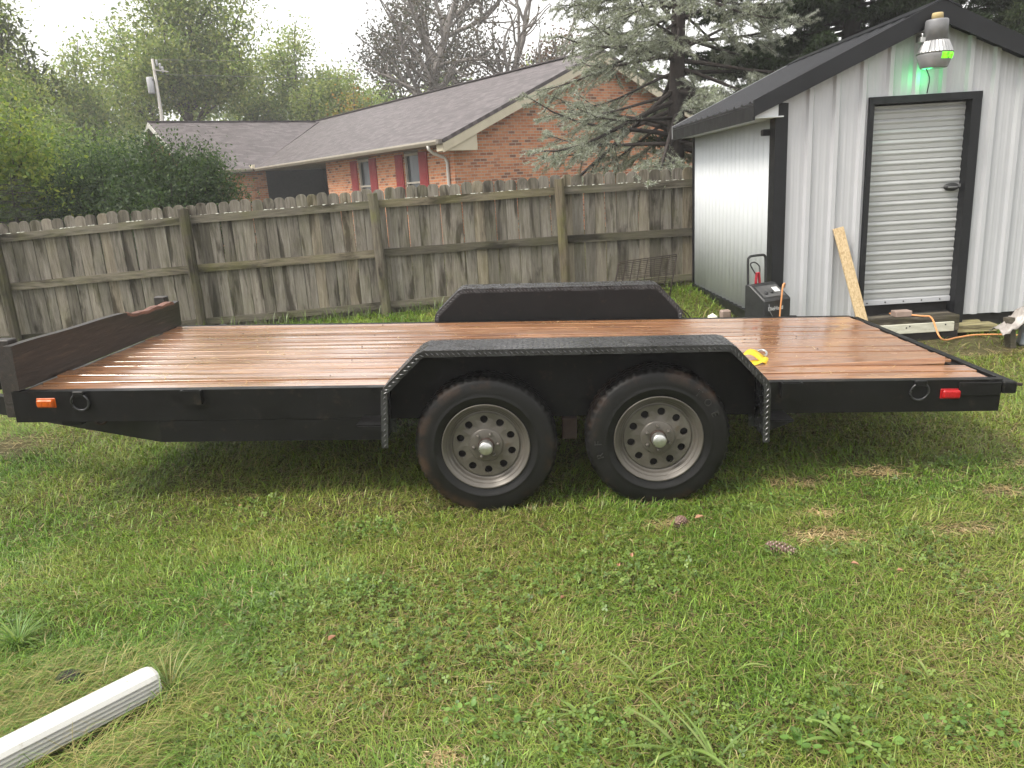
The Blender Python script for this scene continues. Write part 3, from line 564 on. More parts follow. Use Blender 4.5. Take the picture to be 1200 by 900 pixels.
# ------------------------------------------------------------------ weathered picket fence (seen from the rail side)
FY = 10.05
PX = [-16.0, -13.58, -11.16, -8.74, -6.32, -3.90, -1.50, .85, 3.26, 5.70, 8.1]
def ftop(x): return float(np.interp(x, [-16, -6.3, -3.9, -1.5, .85, 2.5, 9], [1.44, 1.51, 1.60, 1.655, 1.685, 1.685, 1.75]))
def build_fence():
    Fc = thing('picket_fence', (0, FY, gz(0, FY)), 'weathered grey wooden picket fence with mossy rails and rounded picket tops', 'fence')
    off = Fc.location
    # picket mesh variants: origin at picket bottom
    var = []
    for kx in range(5):
        w, t, h = .1412+.0015*random.uniform(-1, 1), .017, 1.58; e = .040+random.uniform(-.006, .006); ch = .012
        lp = [(-w/2, 0), (w/2, 0), (w/2, h-e*1.25), (w/2-.010, h-e*.65), (w/2-.028, h-e*.2), (w/2-.048, h), (-w/2+.048+random.uniform(0, .01), h), (-w/2+.028, h-e*.2), (-w/2+.010, h-e*.65), (-w/2, h-e*1.25)]
        mb = MB(); n_ = len(lp); c_ = [(x*(1-.0085/w), z if z == 0 else z-.003) for x, z in lp]
        mb.add([(x, 0, z) for x, z in c_]+[(x, .007, z) for x, z in lp]+[(x, t, z) for x, z in lp], [tuple(range(n_))]+[(a*n_+i, a*n_+(i+1) % n_, (a+1)*n_+(i+1) % n_, (a+1)*n_+i) for a in (0, 1) for i in range(n_)]+[tuple(range(3*n_-1, 2*n_-1, -1))]); o = mb.build('picket', 'picket', None); var.append(o.data); bpy.data.objects.remove(o)
    x = -15.95
    while x < 8.0:
        o = link('picket', random.choice(var), Fc); zt = ftop(x)+random.uniform(-.012, .012)
        zb = gz(x, FY)+.03; h = zt-zb
        o.location = Vector((x+random.uniform(-.003, .003), FY+random.uniform(0, .005), zt-1.58*(h/1.58)))-Vector(off); o.scale = (1, 1, h/1.58)
        o.rotation_euler = (random.uniform(-.006, .006), random.uniform(-.008, .008), random.uniform(-.02, .02))
        x += .1405
    for a, b in zip(PX, PX[1:]):
        for kind, dz in (('top', .185), ('mid', .80), ('bot', 1.44)):
            def zz(xx): return (ftop(xx)-dz) if kind != 'bot' else min(ftop(xx)-1.36, gz(xx, FY)+.14)
            n = 7; sag = random.uniform(.0, .012); P = []
            for i in range(n+1):
                u = i/n; xx = a+(b-a)*u; P.append((xx, zz(a)+(zz(b)-zz(a))*u-sag*math.sin(math.pi*u)))
            mb = MB(off); h = .098 if kind != 'bot' else .085; y0, y1 = FY-.042, FY-.002
            vs = []; fs = []
            for xx, z in P: vs += [(xx, y0, z-h/2), (xx, y0, z+h/2), (xx, y1, z+h/2), (xx, y1, z-h/2)]
            for i in range(n):
                for j in range(4): fs.append((i*4+j, i*4+(j+1) % 4, i*4+4+(j+1) % 4, i*4+4+j))
            fs += [(0, 3, 2, 1), (n*4, n*4+1, n*4+2, n*4+3)]
            mb.add(vs, fs); ro = mb.build('rail', 'rail', Fc)
            if kind == 'top' and -8 < a < 3:       # pale lichen crust on the rail's upper edge
                lc = MB(off)
                for _ in range(46):
                    u = random.random(); xx = a+(b-a)*u; z = zz(a)+(zz(b)-zz(a))*u-sag*math.sin(math.pi*u)+h/2
                    r = random.uniform(.006, .02)
                    lc.lathe([(0, .45), (.6, .34), (1, 0), (.7, -.25)], 6, (xx, y0+random.uniform(-.002, .025), z-.001), (random.uniform(-.4, .4), -.3, 1))
                    k = 24; cc = Vector((xx, y0+.01, z))-Vector(off)
                    for j in range(len(lc.v)-k, len(lc.v)): lc.v[j] = cc+(lc.v[j]-cc)*1.0
                    base = lc.v[-k:]; ctr = Vector((xx, y0+.008, z))-Vector(off)
                    lc.v[-k:] = [ctr+Vector(((p-ctr).x*r*random.uniform(1, 1.6), (p-ctr).y*r*.8, (p-ctr).z*r*.6)) for p in base]
                lc.build('lichen', 'lichen_spot', ro)['kind'] = 'stuff'
    for i, xp in enumerate(PX):
        zb, zt = gz(xp, FY)-.05, ftop(xp)-.045
        mb = MB(off); w = .062; lean = random.uniform(-.012, .03); n = 6; vs = []; fs = []
        for j in range(n+1):
            z = zb+(zt-zb)*j/n; cx = xp-lean*(z-zb)+random.uniform(-.004, .004); ww = w+random.uniform(-.004, .004)
            for a in range(8):
                an = (a+.5)*math.pi/4; vs.append((cx+ww*1.02*math.cos(an), FY-.105+.055*math.sin(an), z+(random.uniform(-.01, .012) if j == n else 0)))
        for j in range(n):
            for a in range(8): fs.append((j*8+a, j*8+(a+1) % 8, j*8+8+(a+1) % 8, j*8+8+a))
        fs += [tuple(range(7, -1, -1)), tuple(n*8+a for a in range(8))]
        mb.add(vs, fs); mb.build('post', 'post', Fc)
build_fence()
# ------------------------------------------------------------------ flatbed car trailer, nose jacked up a little
TH = math.atan(.039); DZ = .585; YN, YF_ = 3.93, 5.92; YM = (YN+YF_)/2; TYAW = rad(-2.5)
_pv = Matrix.Translation((.32, 3.8, 0))
TM = _pv @ Matrix.Rotation(TYAW, 4, 'Z') @ _pv.inverted() @ Matrix.Translation((0, 0, DZ)) @ Matrix.Rotation(TH, 4, 'Y')
TMI = TM.inverted()
def l2w(x, y, z): return TM @ Vector((x, y, z))
def pix_l(px, py, y, ax=1):
    o = TMI @ CAM; d = TMI.to_3x3() @ _ray(px, py); return o+d*((y-o[ax])/d[ax])
TOFF = Vector((.32, YM, -.60))
def wheel(parent, x, y, z, out, ph):
    W = link('wheel', None, parent, Vector((x, y, z))-TOFF); W.empty_display_size = .05
    W.rotation_euler = (0, ph, 0); W.scale = (1.05, 1, 1.05)
    ax = (0, out, 0)                      # out = -1: outer face towards the camera
    R, hw = .354, .100
    prof = [(.205, -.080), (.222, -.094), (.262, -.102), (.300, -.100), (.330, -.092), (.343, -.080), (.350, -.068), (.352, -.046), (.346, -.043), (.346, -.037), (.353, -.034), (.354, -.012), (.347, -.009), (.347, .009), (.354, .012), (.353, .034), (.346, .037), (.346, .043), (.352, .046), (.350, .068), (.343, .080), (.336, .088), (.330, .092), (.322, .0955), (.300, .100), (.275, .1025), (.262, .102), (.258, .104), (.252, .104), (.248, .1005), (.226, .094), (.212, .086), (.205, .080)]
    N = 168
    def fn(k, j, r, h):
        if 4 <= j <= 7 or 18 <= j <= 21:
            if k % 3 == 0: r -= .0085 if j in (5, 6, 19, 20) else .004
        elif 10 <= j <= 11 or 14 <= j <= 15:
            if (k+1) % 3 == 0: r -= .006
        return r, h
    t = MB(); t.lathe(prof, N, (0, 0, 0), ax, True, fn); ty = t.build('tyre', 'rubber', W)
    if out < 0 and abs(y-YN) < .5 and x > .4:                       # raised lettering on the sidewall
        for txt, a0, sgn in ((('TOE', 52, 1), ('RF', 196, 1))):
            for i, ch in enumerate(txt):
                a = rad(a0-i*13)+ph; letter(ch, .036, ty, (math.cos(a)*.292, -.1035, math.sin(a)*.292), -(math.pi/2-a), 'letter_rubber', .004)
    rp = [(.164, .052), (.168, .046), (.174, .045), (.180, .052), (.184, .066), (.187, .070), (.193, .072), (.196, .082), (.199, .086), (.206, .089), (.2095, .096), (.2165, .099), (.2175, .092), (.212, .080), (.206, .06), (.204, -.08), (.214, -.09)]
    r = MB(); r.lathe(rp, 72, (0, 0, 0), ax)
    # dished disc with ten round holes
    n = 10; rh, rc = .0195, .131; r0, r1 = .085, .164; pts = {}
    ex, ez = Vector((1, 0, 0)), Vector((0, 0, 1))
    def hgt(rr): return .052+.006*(1-min(1, max(0, (rr-.085)/.05)))
    for s in range(n):
        c0 = 2*math.pi*s/n; da = math.pi/n; outer = []
        for u in (-1, -.5, 0, .5, 1): outer.append((r1, c0+u*da))
        for u in (.66, .33): outer.append((r0+(r1-r0)*u, c0+da))
        for u in (1, .5, 0, -.5, -1): outer.append((r0, c0+u*da))
        for u in (.33, .66): outer.append((r0+(r1-r0)*u, c0-da))
        m = len(outer); vs = []; cc = (rc*math.cos(c0), rc*math.sin(c0))
        for (q, a) in outer: vs.append((q*math.cos(a), q*math.sin(a), hgt(q)))
        inner = []
        for (q, a) in outer:
            dx, dz = q*math.cos(a)-cc[0], q*math.sin(a)-cc[1]; an = math.atan2(dz, dx); inner.append((cc[0]+rh*math.cos(an), cc[1]+rh*math.sin(an), hgt(rc)))
        back = [(a, b, h-.014) for a, b, h in inner]
        vs = vs+inner+back
        r.add([(a, out*h, b) for a, b, h in vs], [(i, (i+1) % m, m+(i+1) % m, m+i) for i in range(m)]+[(m+i, m+(i+1) % m, 2*m+(i+1) % m, 2*m+i) for i in range(m)], False)
    r.lathe([(.085, .058), (.082, .064), (.078, .066), (.040, .068), (.036, .068)], 40, (0, 0, 0), ax)
    r.build('rim', 'rim', W, merge=False)
    MB().lathe([(.0, .020), (.155, .020), (.158, -.07), (.0, -.07)], 32, (0, 0, 0), ax).build('brake_drum', 'dark_void', W)
    h = MB(); h.lathe([(.0405, .050), (.0405, .082), (.036, .086), (.034, .086)], 28, (0, 0, 0), ax); h.build('hub', 'rust', W)
    h = MB(); h.lathe([(.035, .07), (.035, .118), (.0325, .126), (.026, .130), (0, .131)], 28, (0, 0, 0), ax); h.build('hub_cap', 'steel', W)
    for i in range(6):
        a = 2*math.pi*i/6+.4; l = MB(); l.lathe([(.0095, .064), (.0095, .074), (.0085, .080), (.005, .084), (0, .085)], 6, (.061*math.cos(a), 0, .061*math.sin(a)), ax, False); l.build('lug_nut', 'rim', W)
    return W
def letter(ch, size, parent, loc, ang, mat, ext=.0025, tilt=math.pi/2, name='raised_letter'):
    cu = bpy.data.curves.new('letter', 'FONT'); cu.body = ch; cu.size = size*1.35; cu.extrude = ext; cu.align_x = 'CENTER'; cu.align_y = 'CENTER'
    tmp = bpy.data.objects.new('letter_tmp', cu); COL.objects.link(tmp)
    dg = bpy.context.evaluated_depsgraph_get(); me = bpy.data.meshes.new_from_object(tmp.evaluated_get(dg)); bpy.data.objects.remove(tmp)
    me.materials.clear(); me.materials.append(MT[mat]); o = link(name, me, parent, loc)
    o.rotation_mode = 'XYZ'; o.matrix_basis = Matrix.Translation(loc) @ Matrix.Rotation(-ang, 4, 'Y') @ Matrix.Rotation(tilt, 4, 'X'); return o
def build_trailer():
    T = thing('flatbed_trailer', l2w(*TOFF), 'black tandem axle flatbed car trailer with wet wooden deck', 'trailer', rot=(0, TH, TYAW))
    o = TOFF
    XL, XR = -2.685, 2.585; RH = .172
    def chan(x0, x1, y, out, name='side_rail'):
        m = MB(o); yi = y-out*.055
        m.b2((x0, min(y, y-out*.010), -RH), (x1, max(y, y-out*.010), 0)); m.b2((x0, min(y-out*.0101, yi), -.012), (x1, max(y-out*.0101, yi), -.001)); m.b2((x0, min(y-out*.0101, yi), -RH), (x1, max(y-out*.0101, yi), -RH+.011)); return m.build(name, 'black_paint', T)
    chan(XL, XR, YN, -1); chan(XL, XR, YF_, 1)
    MB(o).b2((XL, YN+.012, -RH+.013), (XL+.06, YF_-.012, -.014)).build('front_rail', 'black_paint', T)
    MB(o).b2((XR-.06, YN+.012, -RH+.013), (XR, YF_-.012, -.0145)).build('rear_rail', 'black_paint', T)
    for i in range(11): MB(o).b2((XL+.4+i*.45, YN+.013, -.13), (XL+.45+i*.45, YF_-.013, -.045)).build('cross_member', 'black_paint', T)
    # rear beavertail edge: angle iron, end plates, bumper nub
    MB(o).b2((XR+.002, YN-.012, -.075), (XR+.075, YF_+.012, -.012), .006).build('rear_edge_bar', 'black_paint', T)
    MB(o).b2((XR-.012, YN+.058, -.012), (XR+.0015, YF_-.058, .003), .001).build('rear_edge_lip', 'black_paint', T)
    MB(o).b2((XR-.225, YN-.014, -.085), (XR-.01, YN-.0015, -.012), .003).build('ramp_bracket', 'black_paint', T)
    MB(o).b2((XR-.225, YF_+.0015, -.085), (XR-.01, YF_+.014, -.012), .003).build('ramp_bracket', 'black_paint', T)
    MB(o).tube([(XR+.077, YN+.02, -.03), (XR+.115, YN+.02, -.035)], .009, 8).build('chain_peg', 'rust', T)
    # tongue: channels run under the frame then bend in to the coupler
    for y, s in ((YN, 1), (YF_, -1)):
        ym = YM-s*.06; m = MB(o); z0, z1 = -RH-.122, -RH-.002; xb = -1.90
        m.b2((xb, min(y, y+s*.05), z0), (-.69, max(y, y+s*.05), z1))
        A = [(xb, y, z0), (xb, y, z1), (xb, y+s*.05, z1), (xb, y+s*.05, z0)]; B = [(-4.0, ym, z0+.0), (-4.0, ym, z1), (-4.0, ym+s*.05, z1), (-4.0, ym+s*.05, z0)]
        m.add(A+B, [(0, 1, 2, 3), (7, 6, 5, 4), (0, 4, 5, 1), (1, 5, 6, 2), (2, 6, 7, 3), (3, 7, 4, 0)]); m.build('tongue_beam', 'black_paint', T)
        MB(o).b2((xb-.75, min(y+s*.003, y+s*.01), -RH-.11), (xb-.0, max(y+s*.003, y+s*.01), -RH-.003)).build('tongue_gusset', 'black_paint', T) if False else None
    c = MB(o); c.b2((-4.32, YM-.045, -RH-.10), (-3.95, YM+.045, -RH-.01), .01); c.lathe([(.0, .05), (.035, .045), (.045, .0), (.05, -.06), (.0, -.06)], 16, (-4.36, YM, -RH-.04)); c.build('coupler', 'black_paint', T)
    j = MB(o); zgl = -.60-(.0508*(-3.85))*0; j.tube([(-3.72, YM, -.20+.55), (-3.72, YM, -.30)], .03, 12); j.tube([(-3.72, YM, -.30), (-3.72, YM, -.78)], .024, 12); j.b2((-3.80, YM-.08, -.80), (-3.64, YM+.08, -.78)); j.tube([(-3.72, YM, .36), (-3.72, YM-.16, .36), (-3.72, YM-.16, .44)], .009, 6); j.build('tongue_jack', 'black_paint', T)
    # eye for the safety chain below the nose
    st = MB(o); st.b2((-2.50, YN+.10, -RH-.05), (-2.39, YN+.15, -RH-.003)); st.build('chain_stub', 'black_paint', T)
    pth = [(-2.30+.035*math.cos(a), YN+.13, -RH-.028+.026*math.sin(a)) for a in [math.pi*2*i/16 for i in range(17)]]; MB(o).tube(pth, .008, 8).build('chain_eye', 'rust', T)
    # deck planks
    n = 14; pit = (YF_-YN-.118)/n
    for i in range(n):
        y0 = YN+.059+i*pit; w = pit-.011; x0, x1 = -2.632+random.uniform(-.004, .006), XR-.024+random.uniform(-.008, .002)
        if i == 2: x1 -= .10
        if i == 0: x1 -= .02
        N = 26; dz = random.uniform(-.004, .003); ph = random.uniform(0, 6); m = MB(o); vs, fs = [], []; e = .0012; cup = random.uniform(-.0022, .0016)
        for k in range(N+1):
            x = x0+(x1-x0)*k/N; z = dz+.002*math.sin(x*2.1+ph)
            if i == 2: z += .052*max(0, (x-1.0)/1.45)**1.6
            if i == 2 and x < -1.75: z += .012*((-1.75-x)/.73)
            zt = z
            vs += [(x, y0, zt-.036), (x, y0, zt-e), (x, y0+e, zt), (x, y0+w/2, zt+cup), (x, y0+w-e, zt), (x, y0+w, zt-e), (x, y0+w, zt-.036)]
        for k in range(N):
            for q in range(7): fs.append((k*7+q, k*7+(q+1) % 7, k*7+7+(q+1) % 7, k*7+7+q))
        fs += [tuple(range(6, -1, -1)), tuple(N*7+q for q in range(7))]
        m.add(vs, fs); m.build('deck_plank', 'deck', T)
    # front stop board, split along its far top edge
    m = MB(o); Y0, Y1 = YN-.004, YF_+.01; top = []
    for k in range(30):
        u = k/29; y = Y0+(Y1-Y0)*u; z = .252-.026*u+.002*math.sin(u*17)
        if u > .60: z -= min(.030, .3*(u-.60))+.006*math.sin(u*60)+(.022*(1-(u-.6)/.4) if u > .62 else 0)*.6
        top.append((y, z))
    lp = [(-2.636, Y0, .006)]+[(-2.636, y, z) for y, z in top]+[(-2.636, Y1, .006)]
    m.extrude(lp, (-.044, 0, 0)); fb = m.build('front_board', 'board', T)
    m = MB(o); vs = []; fs = []; K = 18
    for k in range(K+1):
        u = .605+(.955-.605)*k/K; y = Y0+(Y1-Y0)*u; base = float(np.interp(y, [p[0] for p in top], [p[1] for p in top]))
        hi = base+.004+.006*random.random(); vs += [(-2.6345, y, base-.008-.008*random.random()), (-2.635, y, hi), (-2.656, y, hi+.007*random.random()), (-2.676, y, base+.012)]
    for k in range(K):
        for q in range(3): fs.append((k*4+q, k*4+q+1, k*4+q+5, k*4+q+4))
    m.add(vs, fs); m.build('split_wood', 'raw_wood', fb, recalc=False)
    for y in (YN+.05, YF_-.12): MB(o).b2((-2.77, y, -.16), (-2.6855, y+.075, .275 if y < 4.5 else .245), .005).build('board_stake', 'board', T)
    # fenders with tread plate tops
    out = [(-.640, -.25), (-.628, .03), (-.618, .060), (-.44, .235), (-.40, .252), (1.085, .262), (1.120, .252), (1.285, .082), (1.302, .045), (1.312, -.24)]
    def fender(side):
        ya, yb = (YN-.268, YN-.003) if side < 0 else (YF_+.003, YF_+.268)
        m = MB(o); vs = []; fs = []; N = len(out); tk = .005
        inn = []
        for i, (x, z) in enumerate(out):
            p0 = Vector(out[max(i-1, 0)]); p1 = Vector(out[min(i+1, N-1)]); t = (p1-p0).normalized(); nn = Vector((t.y, -t.x)); inn.append((x+nn.x*tk, z+nn.y*tk))
        for (x, z), (xi, zi) in zip(out, inn): vs += [(x, ya, z), (x, yb, z), (xi, yb, zi), (xi, ya, zi)]
        for i in range(N-1):
            for q in range(4): fs.append((i*4+q, i*4+(q+1) % 4, i*4+4+(q+1) % 4, i*4+4+q))
        fs += [(0, 1, 2, 3), tuple(N*4-4+q for q in (3, 2, 1, 0))]
        m.add(vs, fs)
        # turned-down lips on both long edges
        for yl in (ya+.0005, yb-.0035):
            m2v = []; m2f = []
            for i, (x, z) in enumerate(out):
                p0 = Vector(out[max(i-1, 0)]); p1 = Vector(out[min(i+1, N-1)]); t = (p1-p0).normalized(); nn = Vector((t.y, -t.x)); m2v += [(x+nn.x*.0052, yl, z+nn.y*.0052), (x+nn.x*.034, yl, z+nn.y*.034), (x+nn.x*.034, yl+.003, z+nn.y*.034), (x+nn.x*.0052, yl+.003, z+nn.y*.0052)]
            for i in range(N-1):
                for q in range(4): m2f.append((i*4+q, i*4+(q+1) % 4, i*4+4+(q+1) % 4, i*4+4+q))
            m.add(m2v, m2f)
        f = m.build('fender', 'tread', T)
        # raised tread bars
        tr = MB(o); L = 0
        for i in range(N-1):
            a, b = Vector(out[i]), Vector(out[i+1]); d = b-a; ln = d.length; t = d/ln; nn = Vector((-t.y, t.x)); nseg = max(1, int(ln/.026)); rot = Matrix(((t.x, 0, nn.x), (0, 1, 0), (t.y, 0, nn.y)))
            for k in range(nseg):
                c = a+t*(ln*(k+.5)/nseg)
                for r in range(9):
                    yy = ya+.016+(yb-ya-.032)*r/8; ang = .72 if (k+r) % 2 == 0 else -.72
                    R2 = rot @ Matrix.Rotation(ang, 3, 'Z')
                    ctr = Vector((c.x+nn.x*.0012, yy, c.y+nn.y*.0012))
                    q = [R2 @ Vector(p) for p in ((-.012, 0, 0), (0, -.003, 0), (.012, 0, 0), (0, .003, 0), (0, 0, .0018))]
                    tr.add([ctr+p for p in q], [(0, 1, 4), (1, 2, 4), (2, 3, 4), (3, 0, 4)])
                # dashes on the outer lip facing out
                yy = ya-.0006 if side < 0 else ya-.0006
                c2 = c-nn*.018; q = [rot @ (Matrix.Rotation(.7, 3, 'Y') @ Vector(p)) for p in ((-.013, 0, 0), (0, 0, -.003), (.013, 0, 0), (0, 0, .003), (0, -.003, 0))]
                tr.add([Vector((c2.x, yy, c2.y))+p for p in q], [(0, 1, 4), (1, 2, 4), (2, 3, 4), (3, 0, 4)])
        tr.build('tread_pattern', 'tread_bar', f)['kind'] = 'stuff'
        # flat back plate against the rail
        yp = (YN-.0165, YN-.0045) if side < 0 else (YF_+.0045, YF_+.0165)
        bp = MB(o); lp2 = [(x+(.008 if i < 5 else -.008), (z-.008 if 2 < i < 7 else z)) for i, (x, z) in enumerate(out)]
        lp2[0] = (lp2[0][0], -.17); lp2[-1] = (lp2[-1][0], -.17); lp2 += [(.54, -.17), (.50, -.075), (.15, -.075), (.11, -.17)]
        bp.extrude([(x, yp[0], z) for x, z in lp2], (0, yp[1]-yp[0], 0)); bp.build('fender_plate', 'fender_black', T)
        # brackets
        for xb, s in ((-.645, -1), (1.318, 1)):
            yb2 = YN-.20 if side < 0 else YF_+.02
            br = MB(o); br.extrude([(xb, yb2, -.155), (xb+s*.13, yb2, -.155), (xb, yb2, -.205)], (0, .008, 0)); br.b2((min(xb, xb+s*.135), yb2+.0085, -.155), (max(xb, xb+s*.135), yb2+.18, -.149)); br.build('fender_bracket', 'black_paint', T)
        return f
    fender(-1); fender(1)
    # axles, wheels, springs
    for i, ph in enumerate((.25, -.2)):
        q_ = pix_l(*((569, 526), (773, 517))[i], YN-.24); lx, lz = q_.x, q_.z
        MB(o).tube([(lx, YN-.06, lz), (lx, YF_+.06, lz)], .032, 12).build('axle', 'black_paint', T)
        wheel(T, lx, YN-.118, lz, -1, ph); wheel(T, lx, YF_+.118, lz, 1, ph*2)
        for y in (YN+.02, YF_-.02):
            s = MB(o)
            for q in range(4):
                l = .33-.07*q; P = [(lx+l*u, y, lz-.045-.014*q+.045*u*u) for u in (-1, -.5, 0, .5, 1)]
                for a, b in zip(P, P[1:]): s.bar(a, b, .044, .009)
            s.build('leaf_spring', 'rust', T)
    for y in (YN-.01, YF_+.0):
        h = MB(o); h.b2((.285, y-.03, -.29), (.365, y+.03, -.175), .004); h.build('equaliser_hanger', 'rust', T)
    # marker lights
    for (px, py, mat, nm) in ((55, 472, 'amber_lens', 'amber_marker_light'), (1113, 461, 'red_lens', 'red_marker_light')):
        p = pix_l(px, py, YN); x, z = p.x, p.z
        b = MB(o); b.b2((x-.052, YN-.008, z-.027), (x+.052, YN-.0012, z+.027), .003); lb = b.build(nm, 'black_paint' if mat == 'x' else mat, T)
        l = MB(o); l.b2((x-.046, YN-.027, z-.022), (x+.046, YN-.0085, z+.022), .008); lo = l.build('lens', mat, lb)
        for q in (-.018, .018): MB(o).b2((x+q-.003, YN-.0295, z-.012), (x+q+.003, YN-.0265, z+.012)).build('lens_rib', mat, lb)
    # tie-down D rings
    for px, py in ((95, 468), (1076, 460)):
        p = pix_l(px, py, YN); x = p.x
        b = MB(o); b.b2((x-.03, YN-.026, -.028), (x+.03, YN-.0015, .004), .004); bo = b.build('ring_bracket', 'black_paint', T)
        P = [(x+.047*math.sin(a), YN-.014-.006*math.cos(a), -.058+.046*math.cos(a)) for a in [2*math.pi*i/24 for i in range(25)]]
        MB(o).tube(P, .006, 8).build('d_ring', 'tread', bo)
        p2 = YF_+.0015; b = MB(o); b.b2((x-.03, p2, -.028), (x+.03, p2+.025, .004), .004); bo = b.build('ring_bracket', 'black_paint', T)
        P = [(x+.047*math.sin(a), YF_+.014, -.058+.046*math.cos(a)) for a in [2*math.pi*i/24 for i in range(25)]]; MB(o).tube(P, .0065, 8).build('d_ring', 'tread', bo)
    # stake pockets
    for px in (227, 905+20):
        p = pix_l(px, 470, YN); x = p.x
        s = MB(o); s.b2((x-.055, YN-.034, -.075), (x-.048, YN-.0015, .002)); s.b2((x+.048, YN-.034, -.075), (x+.055, YN-.0015, .002)); s.b2((x-.0479, YN-.034, -.075), (x+.0479, YN-.029, .002)); s.build('stake_pocket', 'black_paint', T)
    # weathered nail heads in the deck
    for x in (-2.0, -1.0, 0.0, 1.0, 1.9):
        for i in range(n):
            if (i*7+int(x*10)) % 3 == 0 and i != 2:
                MB(o).lathe([(0, .0035), (.004, .0032), (.006, 0)], 8, (x+random.uniform(-.02, .02), YN+.059+i*pit+pit*.5, .001)).build('screw_head', 'dark_void', T)
build_trailer()
# ------------------------------------------------------------------ trees and shrubs
def leaf_cloud(P, l, w, cols, rng, up=.3, dirs=None, jit=.35):
    """diamond leaves at P (n,3); returns V, quads, per-vertex colour"""
    n = len(P); a = rng.normal(size=(n, 3)) if dirs is None else dirs+rng.normal(size=(n, 3))*.35
    a /= np.linalg.norm(a, axis=1, keepdims=True)+1e-9
    nb = rng.normal(size=(n, 3)); nb[:, 2] += up*3; b = np.cross(a, nb); b /= np.linalg.norm(b, axis=1, keepdims=True)+1e-9
    L = l*(1+jit*(rng.random(n)-.5)*2)[:, None]; W = w*(1+jit*(rng.random(n)-.5)*2)[:, None]; nn = np.cross(a, b)
    V = np.stack([P-a*L/2, P+b*W/2+nn*L*.08, P+a*L/2-nn*L*.06, P-b*W/2+nn*L*.08], 1).reshape(-1, 3)
    return V, np.arange(4*n).reshape(n, 4), np.repeat(cols, 4, 0)
def pick_cols(n, pal, rng, var=.22):
    pal = np.array(pal); i = rng.integers(0, len(pal), n); return pal[i]*(1+var*(rng.random((n, 1))*2-1))
def tubes_mesh(name, paths, mat, parent, n=6):
    V, Q = [], []; k0 = 0
    for P, R in paths:
        P = np.array(P, float); m = len(P); t = np.gradient(P, axis=0); t /= np.linalg.norm(t, axis=1, keepdims=True)+1e-9
        ref = np.array([.31, .17, .93]) if abs(t[0, 2]) < .8 else np.array([1., .1, .2])
        a = np.cross(t, ref); a /= np.linalg.norm(a, axis=1, keepdims=True)+1e-9; b = np.cross(t, a); an = np.arange(n)*2*np.pi/n
        ring = P[:, None]+(a[:, None]*np.cos(an)[None, :, None]+b[:, None]*np.sin(an)[None, :, None])*np.array(R)[:, None, None]
        V.append(ring.reshape(-1, 3)); i = np.arange(m-1)[:, None]*n; k = np.arange(n)[None]
        Q.append(np.stack([k0+i+k, k0+i+(k+1) % n, k0+i+n+(k+1) % n, k0+i+n+k], -1).reshape(-1, 4)); k0 += m*n
    return np_mesh(name, np.concatenate(V), np.concatenate(Q), None, None, mat, parent, smooth=True)
def grow(p, d, L, r, lev, cfg, rng, paths, tips):
    n = 5 if lev < 2 else 4; pts = [p]; rs = [r]; q = np.array(p, float); dd = np.array(d, float); ends = cfg['taper']
    for i in range(n):
        dd = dd+rng.normal(size=3)*cfg['wander']; dd[2] += cfg['up']*(1 if lev else .3); dd /= np.linalg.norm(dd); q = q+dd*L/n; pts.append(q); rs.append(r*(1-(1-ends)*(i+1)/n))
    paths.append((pts, rs))
    if lev >= cfg['levels']:
        for i in range(1, n+1): tips.append((pts[i], dd))
        return
    nk = cfg['kids'][lev]
    for k in range(nk):
        u = cfg['first'][lev]+(1-cfg['first'][lev])*(k+rng.random())/nk; j = min(int(u*n), n-1); f = u*n-j; s = pts[j]+(pts[j+1]-pts[j])*f
        t = pts[j+1]-pts[j]; t = t/np.linalg.norm(t); az = k*2.4+rng.random()*1.3; a = np.cross(t, [.3, .2, .9]); a /= np.linalg.norm(a); b = np.cross(t, a)
        sp = cfg['spread']*(.8+.4*rng.random()); nd = t*math.cos(sp)+(a*math.cos(az)+b*math.sin(az))*math.sin(sp)
        grow(s, nd, L*cfg['ratio']*(.75+.5*rng.random())*(1.15-.45*u), rs[j]*cfg['rr'], lev+1, cfg, rng, paths, tips)
    grow(pts[-1], dd, L*cfg['ratio'], rs[-1], lev+1, cfg, rng, paths, tips)
def tree(name, label, x, y, h, pal, seed, nleaf=14000, leaf=(.2, .11), sig=.4, trunk_r=.22, cfg=None, group='trees behind the brick house', bark='bark', cat='tree', lean=(0, 0), trunk_h=.32, tip_keep=1.0):
    rng = np.random.default_rng(seed); c = dict(levels=3, kids=[5, 4, 4], first=[.45, .3, .25], spread=.75, ratio=.62, rr=.6, taper=.55, wander=.10, up=.06)
    c.update(cfg or {}); z = gz(x, y); t = thing(name, (x, y, z), label, cat, group); paths, tips = [], []
    grow(np.zeros(3), np.array([lean[0], lean[1], 1.0]), h*trunk_h, trunk_r, 0, c, rng, paths, tips)
    zm = max(p[0][2] for p in tips); sc = h/zm; S = np.array([sc, sc, sc])
    paths = [([q*S for q in P], R) for P, R in paths]
    tk = tubes_mesh('trunk', paths[:1], bark, t, 10); lb = tubes_mesh('limbs', paths[1:], bark, t, 5)
    T = np.array([q[0] for q in tips])*S
    if tip_keep < 1: T = T[rng.random(len(T)) < tip_keep]
    i = rng.integers(0, len(T), nleaf); P = T[i]+rng.normal(size=(nleaf, 3))*sig*np.array([1, 1, .75])
    ctint = (1+.22*(rng.random((len(T), 1))*2-1))[i]
    V, Q, C = leaf_cloud(P, leaf[0], leaf[1], pick_cols(nleaf, pal, rng)*ctint, rng)
    np_mesh('crown', V, Q, None, C, 'leaf', t); return t
PALE = [(.15, .19, .055), (.19, .22, .07), (.11, .155, .045), (.22, .23, .085)]
